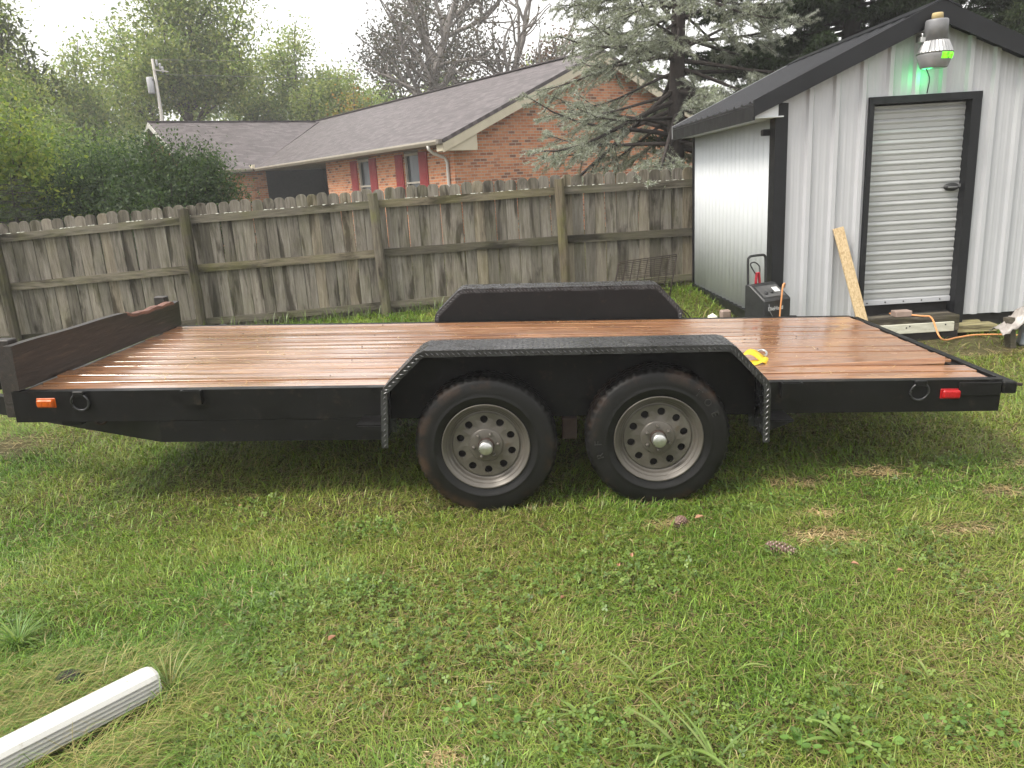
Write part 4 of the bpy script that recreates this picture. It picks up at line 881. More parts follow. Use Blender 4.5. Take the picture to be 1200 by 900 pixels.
PALE = [tuple(c*1.2*1.25 for c in p) for p in PALE]  # lifted paler, distance haze put into the leaf colour
MID = [(.085, .125, .035), (.12, .155, .045), (.065, .10, .03)]
MID = [tuple(c*1.2*1.3 for c in p) for p in MID]  # lightened likewise, with some of the haze painted into the leaves
YEL = [(.17, .21, .04), (.13, .18, .035), (.22, .24, .05), (.09, .14, .03)]
YEL = [tuple(c*1.15*1.25 for c in p) for p in YEL]
DARK = [(.035, .062, .025), (.05, .08, .03), (.025, .045, .02), (.07, .10, .038)]
DARK = [tuple(c*1.1*1.25 for c in p) for p in DARK]
tree('broadleaf_tree', 'tall pale green broadleaf tree behind the utility pole', -16.8, 45, 14.2, PALE, 3, 36000, (.21, .115), .55, .3, dict(spread=.62), )
tree('broadleaf_tree', 'rounded pale green tree rising above the shingle roof ridge valley', -11.3, 49, 11.6, PALE, 5, 28000, (.21, .115), .5, .26)
tree('broadleaf_tree', 'airy tree with feathery leaf sprays against the white sky', -18.6, 34, 9.8, [(.10, .125, .05), (.13, .15, .06), (.08, .10, .045)], 8, 5200, (.26, .10), .30, .14, dict(spread=.5, up=.12, kids=[5, 4, 3]), trunk_h=.4)
tree('broadleaf_tree', 'large leafy tree overhanging the lawn corner beyond the fence', -18.0, 26.5, 11.5, PALE, 12, 34000, (.14, .08), .45, .24)
tree('broadleaf_tree', 'mid green tree standing between shrubs and utility pole', -15.0, 26, 6.4, MID+PALE, 15, 15000, (.14, .08), .36, .16, dict(first=[.25, .3, .25]))
tree('broadleaf_tree', 'bushy green tree between the dark shrubs and the house gable end', -13.3, 24, 4.9, MID+PALE[:2], 17, 12000, (.12, .07), .33, .13, dict(first=[.25, .3, .25]))
tree('broadleaf_tree', 'yellow green tree leaning over the fence pickets', -8.9, 13.2, 4.0, YEL, 21, 17000, (.085, .05), .24, .10, dict(first=[.15, .2, .2], spread=.8), group='garden trees beyond the fence')
tree('broadleaf_tree', 'small pale tree just above the low end of the roof', -9.2, 52, 9.6, PALE, 25, 9000, (.22, .12), .42, .18)
tree('broadleaf_tree', 'small tree with orange and yellow autumn leaves above the roof', -7.2, 42, 7.0, [(.30, .24, .05), (.36, .20, .05), (.18, .20, .05)], 26, 5000, (.18, .1), .35, .12)
tree('bare_tree', 'nearly bare tall tree with grey spreading limbs above the roof', -2.3, 42, 17.5, [(.075, .060, .052), (.10, .08, .062), (.06, .065, .045)], 35, 12000, (.19, .10), .45, .44, dict(levels=4, kids=[4, 4, 3, 3], spread=.72, ratio=.70, wander=.15, first=[.35, .3, .25, .2], rr=.68, up=.05, taper=.62), bark='bark_grey', trunk_h=.26, tip_keep=.5)
tree('bare_tree', 'leafless slender tree forked over the roof ridge', .2, 41, 13.0, [(.09, .07, .06)], 39, 700, (.2, .1), .3, .36, dict(levels=4, kids=[3, 3, 2, 2], spread=.62, ratio=.74, wander=.17, first=[.35, .3, .25, .2], rr=.70, up=.06, taper=.62), bark='bark_grey', trunk_h=.30, tip_keep=.3, lean=(.25, 0))
tree('broadleaf_tree', 'reddish brown leafed tree peeking past the spruce', 1.8, 44, 9.2, [(.20, .11, .085), (.15, .09, .07), (.13, .12, .07)], 44, 7000, (.2, .12), .42, .18)
tree('broadleaf_tree', 'tall pale tree with open crown behind the feathery leafed tree', -25.5, 38, 16.0, PALE, 71, 30000, (.2, .11), .6, .28)
tree('broadleaf_tree', 'pale green tree filling the gap beside the feathery tree', -22.5, 47, 10.5, PALE, 72, 22000, (.21, .115), .5, .2)
def far_wood():
    rng = np.random.default_rng(77); P = []; C = []
    for i in range(46):
        cx = -58+i*1.75+rng.normal()*.8; cy = 60+rng.random()*22; h = (8.2+2.8*rng.random())*(1 if cx > -30 else 1.25); r = 2.4+rng.random()*1.2
        if cx > 12: h *= .8
        for j in range(16):
            d = rng.normal(size=3); d /= np.linalg.norm(d); cc = np.array([cx, cy, h*.58])+d*np.array([r, r, h*.36]); n = 210; P.append(cc+rng.normal(size=(n, 3))*.62); C.append(pick_cols(n, PALE+MID, rng, .2)*(.8+.4*rng.random()))
    P = np.concatenate(P); C = np.concatenate(C); P[:, 2] = np.maximum(P[:, 2], .3); V, Q, K = leaf_cloud(P, .36, .21, C, rng)
    tag(np_mesh('distant_wood', V, Q, None, K, 'leaf'), 'distant pale green wood behind the brick house', 'wood', kind='stuff')
far_wood()
def shrub(name, label, x, y, rx, ry, h, pal, seed, n=26000, leaf=(.06, .032), shoots=30, lump=.22, group='evergreen shrubs beyond the fence'):
    rng = np.random.default_rng(seed); z = gz(x, y); t = thing(name, (x, y, z), label, 'shrub', group); paths = []; tips = []
    for k in range(shoots):
        a = rng.random()*6.28; u = rng.random()**.5; top = np.array([rx*.92*u*math.cos(a), ry*.92*u*math.sin(a), h*(.55+.5*math.sqrt(max(0, 1-u*u)))*(.9+.14*rng.random())])
        mid = top*np.array([.5, .5, .55]); P = [np.array([.1*math.cos(a), .1*math.sin(a), 0]), mid+rng.normal(size=3)*.06, top]; paths.append((P, [.03, .02, .006]))
        for q in np.linspace(.35, 1, 9): tips.append(P[1]+(P[2]-P[1])*q if q > .5 else P[0]+(P[1]-P[0])*q*2)
    for k in range(150):
        d = rng.normal(size=3); d[2] = abs(d[2])*1.0-.25; d /= np.linalg.norm(d); s = .55+.42*rng.random(); tips.append(np.array([rx*d[0], ry*d[1], 0])*s+np.array([0, 0, h*(.45+.48*d[2]*s)]))
    tubes_mesh('stems', paths, 'bark_dark', t, 5); T = np.array(tips); i = rng.integers(0, len(T), n); P = T[i]+rng.normal(size=(n, 3))*np.array([lump, lump, lump*.8]); P[:, 2] = np.maximum(P[:, 2], .02)
    V, Q, C = leaf_cloud(P, leaf[0], leaf[1], pick_cols(n, pal, rng)*(1+.3*(rng.random((len(T), 1))*2-1))[i], rng, .5); np_mesh('foliage', V, Q, None, C, 'leaf', t); return t
shrub('evergreen_shrub', 'dark evergreen shrub with upright shoots against the roof', -5.5, 13.6, 1.2, 1.0, 2.66, DARK+[(.06, .10, .04)], 51, 30000, shoots=46, lump=.17)
shrub('evergreen_shrub', 'broad dark green shrub between the upright one and the pine', -6.9, 14.4, 1.5, 1.1, 2.5, DARK, 52, 30000, lump=.24)
shrub('evergreen_shrub', 'tall mid green hedge shrub behind the darker shrubs', -8.7, 16.6, 1.5, 1.2, 3.1, MID+DARK[1:2], 53, 24000, (.08, .045), lump=.3)
def conifer(name, label, x, y, h, z0, rmax, nbr, pal, seed, droop=.28, needle=.03, width=.006, dens=1.0, trunk_r=.16, group='conifers beyond the fence', twl=.42, bare=.25, full=5.5, step=.09, tsp=.013, wild=.06):
    rng = np.random.default_rng(seed); z = gz(x, y); t = thing(name, (x, y, z), label, 'tree', group)
    tp = [np.array([.05*math.sin(q*5+seed), .04*math.cos(q*4), h*q]) for q in np.linspace(0, 1, 12)]; tubes_mesh('trunk', [(tp, [trunk_r*(1-.93*q) for q in np.linspace(0, 1, 12)])], 'bark_dark', t, 10)
    paths = []; A, B, W = [], [], []
    for k in range(nbr):
        u = ((k+rng.random())/nbr)**1.15; zz = z0+(h-z0)*u*.97; L = rmax*(1-u)**.75*(.72+.45*rng.random())+.12; az = k*2.39996+rng.normal()*.3
        d = np.array([math.cos(az), math.sin(az), 0]); s = np.array([-d[1], d[0], 0]); dr = droop*(1.1-u)*(.6+.8*rng.random()); bend = rng.normal()*wild*.5; sl = .10+rng.normal()*wild
        f = lambda q: np.array([0, 0, zz])+d*L*q+s*L*bend*q*q+np.array([0, 0, L*(sl*q-dr*q**1.4+.6*dr*q**3.2)])
        Q = [f(q) for q in np.linspace(0, 1, 8)]; r0 = (.012+.012*L)*(1 if L > .6 else .7); paths.append((Q, [r0*(1-.85*q) for q in np.linspace(0, 1, 8)]))
        b0 = bare if L > .8 else .05; q = b0; sg = 1
        while q < 1.0:
            p = f(q); tg = f(min(q+.03, 1.03))-f(q-.03); tg /= np.linalg.norm(tg); l = twl*(.45+.75*math.sin(math.pi*min(1, .25+.7*q)))*(.6+.6*rng.random())*min(1, L/1.1+.2)
            dv = tg*.72+s*sg*(.62+.2*rng.random())*(1-1.2*wild*rng.random())+np.array([0, 0, -.22-.25*rng.random()])+rng.normal(size=3)*wild*1.3; dv /= np.linalg.norm(dv); e = p+dv*l; A.append(p); B.append(e); W.append(1)
            paths.append(([p, (p+e)/2+rng.normal(size=3)*.01, e], [.0055, .004, .002]))
            for m in range(int(2+l*9)):
                w = .25+.7*rng.random(); pp = p+(e-p)*w; l2 = l*.42*(1.1-w)*(.6+.7*rng.random())+.03; d2 = dv*.7+np.cross(dv, [0, 0, 1])*(1 if rng.random() < .5 else -1)*.6+np.array([0, 0, -.15+.25*(rng.random()-.5)]); d2 /= np.linalg.norm(d2); A.append(pp); B.append(pp+d2*l2); W.append(.9)
            sg = -sg; q += step/L*(.7+.6*rng.random())
        A.append(f(.6)); B.append(f(1.0)); W.append(1.0)
    tubes_mesh('branches', paths, 'bark_dark', t, 4)
    A, B = np.array(A), np.array(B); ln = np.linalg.norm(B-A, axis=1); zc = (A[:, 2]+B[:, 2])/2
    cnt = np.maximum(2, (ln/tsp*dens*np.where(zc > full, .4, 1))).astype(int)*3; i = np.repeat(np.arange(len(A)), cnt); n = len(i); u = rng.random(n)[:, None]
    P = A[i]+(B-A)[i]*u; ax = (B-A)[i]/ln[i][:, None]; rd = rng.normal(size=(n, 3)); rd[:, 2] += .35; rd -= ax*(rd*ax).sum(1, keepdims=True); rd /= np.linalg.norm(rd, axis=1, keepdims=True)+1e-9
    dv = ax*.55+rd*.85; dv /= np.linalg.norm(dv, axis=1, keepdims=True); sd = np.cross(dv, rng.normal(size=(n, 3))); sd /= np.linalg.norm(sd, axis=1, keepdims=True)+1e-9; nl = needle*(.7+.6*rng.random((n, 1)))
    V = np.stack([P-sd*width/2, P+sd*width/2, P+dv*nl], 1).reshape(-1, 3); C = pick_cols(n, pal, rng, .25)*(1+.25*(rng.random((len(A), 1))*2-1))[i]
    np_mesh('needles', V, None, np.arange(3*n).reshape(n, 3), np.repeat(C, 3, 0), 'needle', t); return t
BLUE = [(.34, .365, .315), (.41, .425, .375), (.245, .265, .215), (.44, .45, .405)]
conifer('blue_spruce', 'grey blue spruce with open lower branches standing behind the fence', 2.95, 12.7, 9.0, 1.85, 2.5, 150, BLUE, 61, .34, .046, .010, .85, .17, bare=.40, full=4.6, step=.06, wild=.27, twl=.46)
conifer('dark_conifer', 'dense dark green conifer rising behind the shed ridge', 6.0, 13.6, 11.5, .8, 3.1, 210, [(.045, .07, .03), (.06, .09, .04), (.035, .052, .025)], 62, .30, .085, .026, .8, .2, bare=.12, full=7, step=.085)
conifer('dark_conifer', 'soft green conifer showing past the far slope of the shed roof', 9.2, 14.2, 10.5, .8, 2.9, 170, [(.075, .105, .045), (.10, .13, .055), (.055, .08, .035)], 63, .30, .085, .024, .75, .2, bare=.12, full=7, step=.09)
conifer('young_pine', 'small dark pine low behind the fence beside the yellow green tree', -7.75, 13.0, 2.35, .15, 1.0, 70, [(.05, .075, .03), (.065, .09, .04)], 64, .18, .05, .008, .7, .05, bare=.08, twl=.3)

# ------------------------------------------------------------------ utility pole and wires
def build_pole():
    y = 38.0; a, b = atY(190, 140, y), atY(178.5, 69, y); x = b.x; z0 = gz(x, y); zt = b.z
    T = thing('utility_pole', (x, y, z0), 'pale wooden utility pole with grey transformer behind the house', 'utility pole'); o = T.location
    MB(o).tube([(x, y, z0-.1), (x, y, (z0+zt)/2), (x, y, zt)], [.10, .085, .065], 12).build('pole', 'pole', T)
    p = atY(176.5, 101, y); t = MB(o); t.lathe([(0, .38), (.13, .38), (.15, .35), (.15, -.30), (.13, -.33), (0, -.33)], 16, (x-.25, y-.05, p.z)); tr = t.build('transformer', 'insul', T)
    MB(o).b2((x-.2, y-.12, p.z+.2), (x-.1, y+.02, p.z+.3)).build('transformer_bracket', 'cable', T)
    for px, py in ((184, 74), (188, 78), (191, 82)):
        q = atY(px, py, y); i = MB(o); i.lathe([(0, .14), (.035, .14), (.06, .08), (.04, .05), (.06, .0), (.04, -.05), (.05, -.12), (0, -.12)], 10, (q.x, y-.03, q.z)); i.build('insulator', 'insul', T)
    MB(o).bar((x, y-.12, atY(188, 79, y).z-.10), (x+.65, y-.03, atY(188, 79, y).z-.20), .04, .05).build('crossarm', 'pole', T)
    for (pa, pb, lab) in (((182, 87), (660, 88), 'lower power line strung from the utility pole past the bare tree'), ((179, 70), (660, 64), 'upper power line strung from the top of the utility pole')):
        A = atY(pa[0], pa[1], y); B = atY(pb[0], pb[1], y+6); P = [A+(B-A)*u*1.6-Vector((0, 0, .25*math.sin(math.pi*min(1, u)))) for u in [i/20 for i in range(21)]]
        m = MB(A); m.tube(P, .009, 5); w = m.build('power_line', 'cable', None, loc=A); tag(w, lab, 'power line', 'overhead power lines')
build_pole()
# ------------------------------------------------------------------ things by the shed
def build_lamp():
    y = SY-.20; a = atY(1099, 15, y); c = a.x
    zt, z1, z2, z3, z4 = a.z, atY(1099, 23, y).z, atY(1099, 47, y).z, atY(1099, 61, y).z, atY(1099, 79, y).z
    L = thing('barn_light', (c, SY-.02, z4-.02), 'grey dusk to dawn barn light glowing green above shed door', 'lamp'); o = L.location
    m = MB(o); h = z1-z2; m.lathe([(0, 0), (.082, 0), (.088, -.012), (.090, -h), (.0, -h)], 28, (c, y, z1)); m.build('ballast_housing', 'lamp_grey', L)
    MB(o).lathe([(0, 0), (.040, 0), (.043, -.01), (.045, -(zt-z1)), (0, -(zt-z1))], 18, (c, y, zt)).build('photocell', 'brass', L)
    m = MB(o); N = 56
    m.lathe([(.088, -.002), (.102, -.010), (.138, -(z2-z3)), (.142, -(z2-z3)-.006), (.138, -(z2-z3)-.010)], N, (c, y, z2), (0, 0, 1), False, lambda k, j, r, hh: (r-(.006 if k % 2 and j in (1, 2) else 0), hh)); m.build('reflector', 'lamp_alu', L)
    zb = z3-.012; d = zb-z4
    rf = MB(o); rf.lathe([(.134, 0), (.137, -.02), (.104, -d), (.10, -d-.004), (.0, -d-.004)], 40, (c, y, zb), (0, 0, 1), True); rfo = rf.build('refractor_bowl', 'refractor', L)
    g = MB(o); g.lathe([(.1375, -.004), (.1385, -.022), (.1315, -.042), (.122, -.068)], 16, (c, y, zb), (0, 0, 1), True, None, 0, 1)
    # lit patch of the bowl, wrapped on its front right quarter
    g.v = []; g.f = []; g.sm = []
    vs = []; K = 14
    for k in range(K+1):
        an = rad(-95+85*k/K)
        for r, hh in ((.1376, -.003), (.1386, -.021), (.1275, -.052)): vs.append((c+r*math.cos(an), y+r*math.sin(an), zb+hh))
    g.add(vs, [(k*3+j, k*3+3+j, k*3+4+j, k*3+1+j) for k in range(K) for j in range(2)], True); g.build('lit_lens', 'green_glow', rfo, recalc=False)
    MB(o).bar((c-.04, y+.08, z2+.04), (c-.04, SY-.001, z2+.04), .05, .05).build('arm', 'lamp_grey', L)
    b = MB(o); b.b2((c-.13, y-.01, z2-.012), (c-.085, y+.03, z2+.03), .004); b.tube([(c-.108, y+.01, z2+.03), (c-.108, y+.01, z2+.06)], .008, 6); b.build('clamp', 'steel', L)
    x0 = atY(1089, 82, SY-.05).x
    MB(o).tube([(c-.05, y+.02, z4-.004), (x0+.0, SY-.06, z4-.06), (x0+.01, SY-.045, z4-.10), (x0, SY-.04, 2.165)], .005, 6).build('cord', 'charger', L)
    li = bpy.data.lights.new('green_lamp_light', 'POINT'); li.energy = .55; li.color = (.08, 1.0, .28); li.shadow_soft_size = .05
    lo = link('lamp_glow', li, L, Vector((c-.01, SY-.10, z4-.05))-Vector(o))
build_lamp()
def build_step():
    zg = gz(3.7, 6.8)
    x0, x1 = atY(1019, 385, 6.75).x, atY(1119, 380, 6.75).x
    S = thing('wooden_step', (3.7, 6.85, zg), 'low timber step with screwed white board below roll up door', 'step'); o = S.location
    MB(o).b2((x0-.02, 6.765, zg-.03), (x1+.04, 6.955, .10)).build('base_beam', 'dark_void', S)
    wb = MB(o).b2((x0, 6.74, .105), (x1-.01, 6.764, .19), .003).build('white_board', 'white_board', S)
    for xx in (x0+.12, x0+.33, x0+.36, x1-.09): MB(o).lathe([(0, .004), (.006, .003), (.008, 0)], 8, (xx, 6.74, .15+.02*math.sin(xx*40)), (0, -1, 0)).build('screw_head', 'dark_void', wb)
    MB(o).b2((x0-.0, 6.766, .102), (x1+.05, 6.955, .245), .006).build('step_tread', 'old_wood', S)
    bk = MB(Vector((3.62, 6.86, .246))); bk.b2((3.55, 6.80, .2465), (3.70, 6.90, .30), .005); b = bk.build('paver_block', 'block', None, loc=(3.62, 6.86, .246)); tag(b, 'small pinkish paver block on step beneath the door', 'block')
    z = gz(4.0, 6.55); pl = MB(Vector((4.0, 6.5, z)))
    A = atZ(1035, 392, z+.06); B = atZ(1168, 386, z+.06)
    pl.bar(A+Vector((0, .05, .02)), B+Vector((0, .05, .02)), .16, .07, bev=.010); p = pl.build('old_plank', 'lichen', None, loc=(4.0, 6.5, z)); tag(p, 'lichen covered yellowish plank lying on ground before the step', 'plank')
    pl = MB(Vector((4.0, 6.6, z))); pl.bar(A+Vector((.1, .215, .03)), B+Vector((-.05, .215, .03)), .13, .07, bev=.010); p = pl.build('old_plank', 'lichen', None, loc=(4.0, 6.6, z)); tag(p, 'lichen covered plank lying closest along the step base', 'plank')
build_step()
def build_osb():
    t, b = atY(982, 267, SY-.04), atY(1011, 378, SY-.22); b.z = max(b.z, gz(b.x, b.y)-.0)
    d = (b-t); foot = t+d*((t.z-gz(b.x, b.y))/(t.z-b.z)); m = MB(foot); ax = (t-foot).normalized()
    m.bar(foot, t, .018, .095, (0, 1, 0), .002) if False else m.bar(foot, t, .095, .018, (0, -1, .0), .002)
    o = m.build('osb_strip', 'osb', None, loc=foot); tag(o, 'narrow strip of strand board leaning on shed front by door', 'board')
build_osb()
def tube_thing(name, label, cat, P, r, mat, n=8, group=None):
    m = MB(P[0]); m.tube(P, r, n); o = m.build(name, mat, None, loc=P[0]); return tag(o, label, cat, group)
def spline(pts, k=8):
    P = [Vector(p) for p in pts]; out = []
    for i in range(len(P)-1):
        a, b, c, d = P[max(i-1, 0)], P[i], P[i+1], P[min(i+2, len(P)-1)]
        for j in range(k):
            t = j/k; out.append(.5*((2*b)+(c-a)*t+(2*a-5*b+4*c-d)*t*t+(3*b-a-3*c+d)*t**3))
    return out+[P[-1]]
def build_cords():
    z = .262
    p0 = atY(1058, 356, 6.84); P = [Vector((p0.x-.05, 6.97, .255)), Vector((p0.x, 6.86, z)), atY(1082, 363, 6.75)]
    P[2].z = .256
    for px, py in ((1092, 374), (1103, 386), (1122, 393)): 
        q = atZ(px, py, gz(4.0, 6.4)+.06); P.append(Vector((q.x, q.y, max(gz(q.x, q.y)+.012, q.z-.02))))
    P[3] = atY(1092, 373, 6.68); P[4] = atY(1104, 385, 6.50); P[4].z = gz(P[4].x, 6.5)+.085
    for px, py in ((1140, 398), (1175, 397), (1205, 398), (1260, 402)):
        q = atZ(px, py, gz(4.3, 6.2)+.02); P.append(Vector((q.x, q.y, gz(q.x, q.y)+.03)))
    tube_thing('extension_cord', 'orange extension cord running from shed door across the grass', 'cord', spline(P), .0075, 'orange')
build_cords()
def build_charger():
    l, r = atY(873, 365, 6.62), atY(922, 365, 6.78); zg = gz(2.3, 6.7); zt = atY(880, 338, 6.65).z
    cx, cy = (l.x+r.x)/2+.01, 6.70; T = thing('battery_charger', (cx, cy, zg), 'black wheeled battery charger with arched handle beside shed corner', 'battery charger', rot=(0, 0, rad(24))); 
    w, d = .30, .25; h = zt-zg
    m = MB(); hb = h-.10
    m.extrude([(-w/2, -d/2, .07), (-w/2, -d/2, hb), (-w/2, d/2-.06, h+.02), (-w/2, d/2, h+.02), (-w/2, d/2, .07)], (w, 0, 0)); bo = m.build('body', 'charger', T)
    bo.modifiers.new('bev', 'BEVEL').width = .008
    sl = Vector((0, d-.06, .12)).normalized(); n = Vector((0, -sl.z, sl.y)); c0 = Vector((0, -d/2+.10, hb+.06))
    pm = MB(); pm.bar(c0-sl*.075+n*.004, c0+sl*.075+n*.004, w*.8, .006, n); pm.build('control_panel', 'charger_panel', T)
    for xx, yy, rr in ((-.07, -.03, .018), (.0, -.02, .016)): MB().lathe([(0, .014), (rr*.8, .014), (rr, 0)], 14, c0+Vector((xx, 0, 0))+sl*yy+n*.008, n).build('knob', 'charger', T)
    MB().bar(c0+Vector((.07, 0, 0))-sl*.02+n*.008, c0+Vector((.07, 0, 0))+sl*.04+n*.008, .06, .004, n).build('meter', 'white_print', T)
    letter('DieHard', .036, T, (-.025, -d/2-.0015, hb-.075), 0, 'white_print', .0006, name='brand_print')
    P = spline([(-.10, d/2+.012, .15), (-.10, d/2+.015, h+.02), (-.10, d/2+.02, h+.22), (-.088, d/2+.02, h+.252), (-.06, d/2+.02, h+.262), (.06, d/2+.02, h+.262), (.088, d/2+.02, h+.252), (.10, d/2+.02, h+.22), (.10, d/2+.015, h+.02), (.10, d/2+.012, .15)], 5)
    MB().tube(P, .011, 10).build('handle', 'charger', T)
    for s in (-1, 1): MB().lathe([(.03, .018), (.062, .02), (.07, .012), (.07, -.012), (.062, -.02), (.03, -.018)], 24, (s*(w/2+.022), d/2-.03, .068), (1, 0, 0)).build('wheel', 'charger', T)
    MB().b2((-w/2+.02, -d/2+.01, .0), (w/2-.02, -d/2+.05, .071)).build('foot', 'charger', T)
    for k, (x, q) in enumerate(((-.045, .1), (.0, -.12))):
        MB().bar((x, d/2-.022, h+.02), (x+q*.1, d/2-.022, h+.12), .018, .022, (0, 1, 0), .004).build('clamp', 'red_grip', T)
    MB().tube(spline([(-.05, d/2-.02, h+.11), (-.08, d/2+.01, h+.19), (-.03, d/2+.015, h+.205), (.01, d/2, h+.17), (.0, d/2-.02, h+.11)], 6), .006, 7).build('clamp_cable', 'charger', T)
    MB().tube(spline([(-.11, -d/2-.012, hb-.03), (-.10, -d/2-.02, hb-.10), (-.02, -d/2-.025, hb-.20), (.08, -d/2-.02, hb-.26)], 6), .004, 6).build('power_lead', 'lamp_grey', T)
    e = atY(916, 333, 6.60); P = spline([Vector((e.x+.06, 6.70, e.z-.04)), Vector((e.x+.035, 6.62, e.z+.0)), Vector((e.x+.005, 6.58, e.z-.01)), Vector((e.x-.005, 6.575, e.z-.10)), Vector((e.x-.02, 6.57, e.z-.30)), Vector((e.x-.02, 6.56, gz(2.4, 6.5)+.02)), Vector((e.x+.2, 6.45, gz(2.6, 6.4)+.015))], 6)
    tube_thing('extension_cord', 'orange cord looped over the black battery charger', 'cord', P, .0075, 'orange')
build_charger()
def build_misc():
    # wire crate resting by the fence
    x0, x1 = atY(718, 334, 9.2).x, atY(786, 333, 9.2).x; zg = gz(1.7, 9.2); T = thing('wire_crate', ((x0+x1)/2, 9.3, zg), 'rusty folded wire crate standing against fence by the shed', 'crate'); o = T.location
    zt = atY(760, 304, 9.2).z; H = zt-zg; sk = .07
    def panel(y, nm, dx=0.0):
        m = MB(o)
        for i in range(9):
            u = i/8; m.tube([(x0+(x1-x0)*u+dx-sk*.6, y, zg+.01), (x0+(x1-x0)*u+sk+dx, y+.06, zt-.03+.05*u)], .006 if i in (0, 8) else .004, 5)
        for j in range(12):
            v = j/11; m.tube([(x0+dx-sk*.6+1.6*sk*v, y+.06*v, zg+.015+(H-.045)*v), (x1+dx-sk*.6+1.6*sk*v, y+.06*v, zg+.015+(H-.045)*v+.05*v)], .006 if j in (0, 11) else .0035, 5)
        m.build(nm, 'wire', T)
    panel(9.12, 'front_panel'); panel(9.34, 'rear_panel', .05)
    m = MB(o)
    for j in range(8):
        v = j/7; z = zg+.02+(H-.05)*v; m.tube([(x1-sk*.6+1.6*sk*v, 9.12+.06*v, z+.05*v), (x1+.05-sk*.6+1.6*sk*v, 9.34+.06*v, z+.05*v)], .0025, 5)
    m.build('end_panel', 'wire', T)
    # coil of black wire fencing behind the far fender
    c = atY(792, 366, 7.4); zg = gz(c.x, 7.4); m = MB(Vector((c.x, 7.4, zg)))
    for k in range(9):
        r = .14+.03*math.sin(k*2.1); yy = 7.22+k*.045; P = [(c.x-.06+r*math.cos(a)*1.05+.012*math.sin(k), yy+.02*math.sin(a*2+k), zg+r+.0+r*math.sin(a)) for a in [2*math.pi*i/26 for i in range(27)]]; m.tube(P, .0055, 5)
    for i in range(12):
        a = 2*math.pi*i/12; m.tube([(c.x-.06+.14*math.cos(a), 7.21, zg+.15+.14*math.sin(a)), (c.x-.06+.14*math.cos(a+.2), 7.6, zg+.15+.14*math.sin(a+.2))], .0035, 5)
    w = m.build('wire_roll', 'wire', None, loc=(c.x, 7.4, zg)); tag(w, 'dark roll of wire fencing lying behind the far fender', 'wire roll')
    # pale stone, footing blocks
    def rock(name, p, s, mat, label, cat, seed, group=None):
        rng = np.random.default_rng(seed); bm = bmesh.new(); bmesh.ops.create_icosphere(bm, subdivisions=2, radius=1)
        for v in bm.verts: v.co = Vector((v.co.x*s[0], v.co.y*s[1], v.co.z*s[2]))*(1+.16*(rng.random()-.5))
        for f in bm.faces: f.smooth = True
        me = bpy.data.meshes.new(name); bm.to_mesh(me); bm.free(); me.materials.append(MT[mat]); o = link(name, me, None, p); return tag(o, label, cat, group)
    q = atY(835, 367, 6.6); rock('stone', (q.x, 6.6, (q.z+gz(q.x, 6.6))/2-.01), (.075, .07, (q.z-gz(q.x, 6.6))/2+.01), 'pale_stone', 'pale rounded stone on ground beyond the trailer deck', 'stone', 3)
    for i, (px, yy) in enumerate(((850, 7.75), (866, 7.38))):
        q = atY(px, 366, yy); m = MB(Vector((q.x, yy, gz(q.x, yy)-.01))); m.box((q.x, yy, gz(q.x, yy)+.08), (.10, .09, .17), Matrix.Rotation(.2*i, 3, 'Z'), .012); b = m.build('footing_block', 'block', None, loc=(q.x, yy, gz(q.x, yy)-.01)); tag(b, 'small brown footing block beside the shed side wall', 'block', 'blocks along the shed side')
    q = atZ(85, 804, -.03); rock('dark_stone', (q.x, q.y, gz(q.x, q.y)+.045), (.055, .035, .03), 'dark_void', 'flat dark stone half hidden in long dry grass', 'stone', 12)
    # clutter by the shed front: stub post, blue sack, plastic sheet
    zg = gz(4.35, 6.4); a = atY(1186, 392, 6.4); m = MB(Vector((a.x, 6.4, zg))); m.bar((a.x, 6.4, zg-.01), (a.x-.03, 6.42, zg+.26), .05, .09, (0, 1, 0), .004); b = m.build('wooden_stub', 'old_wood', None, loc=(a.x, 6.4, zg)); tag(b, 'short wooden stub standing beneath crumpled plastic sheet', 'post')
    rng = np.random.default_rng(5); V = []; Q = []; N, M = 22, 14
    for i in range(N):
        for j in range(M):
            u, v = i/(N-1), j/(M-1); x = a.x-.13+.40*u; y = 6.32+.20*v; r = abs(v-.5)*2; z = zg+.25+.11*math.exp(-((u-.62)/.30)**2)*(1-.45*r*r)-.08*(1-u)**2-.04*r*r; V.append((x-.0, y, z+.020*rng.normal()*(.3+u)))
    for i in range(N-1):
        for j in range(M-1): Q.append((i*M+j, (i+1)*M+j, (i+1)*M+j+1, i*M+j+1))
    m = MB(Vector((a.x, 6.4, zg+.2))); m.add(V, Q, True); o = m.build('plastic_sheet', 'bag', None, loc=(a.x, 6.4, zg+.2)); so = o.modifiers.new('t', 'SOLIDIFY'); so.thickness = .003; tag(o, 'crumpled clear plastic sheet draped over stub by shed', 'plastic sheet')
    m = MB(Vector((a.x+.20, 6.4, zg))); rng = np.random.default_rng(9)
    m.lathe([(.0, 0), (.10, .0), (.125, .03), (.115, .10), (.12, .17), (.105, .23), (.05, .255), (0, .26)], 18, (a.x+.20, 6.4, zg), (0, 0, 1), True, lambda k, j, r, h: (r*(1+.12*math.sin(k*3.1+j*2.)), h)); o = m.build('plastic_sack', 'blue_sack', None, loc=(a.x+.20, 6.4, zg)); tag(o, 'blue and white plastic sack beside the wooden stub', 'sack')
    # yellow ratchet strap end with hook, on the deck
    p = TM @ pix_l(889, 424, .006, 2); x, y, z = p; T = thing('ratchet_strap', (x, y, z), 'yellow ratchet strap end with steel hook on deck by fender', 'strap', rot=(0, TH, TYAW))
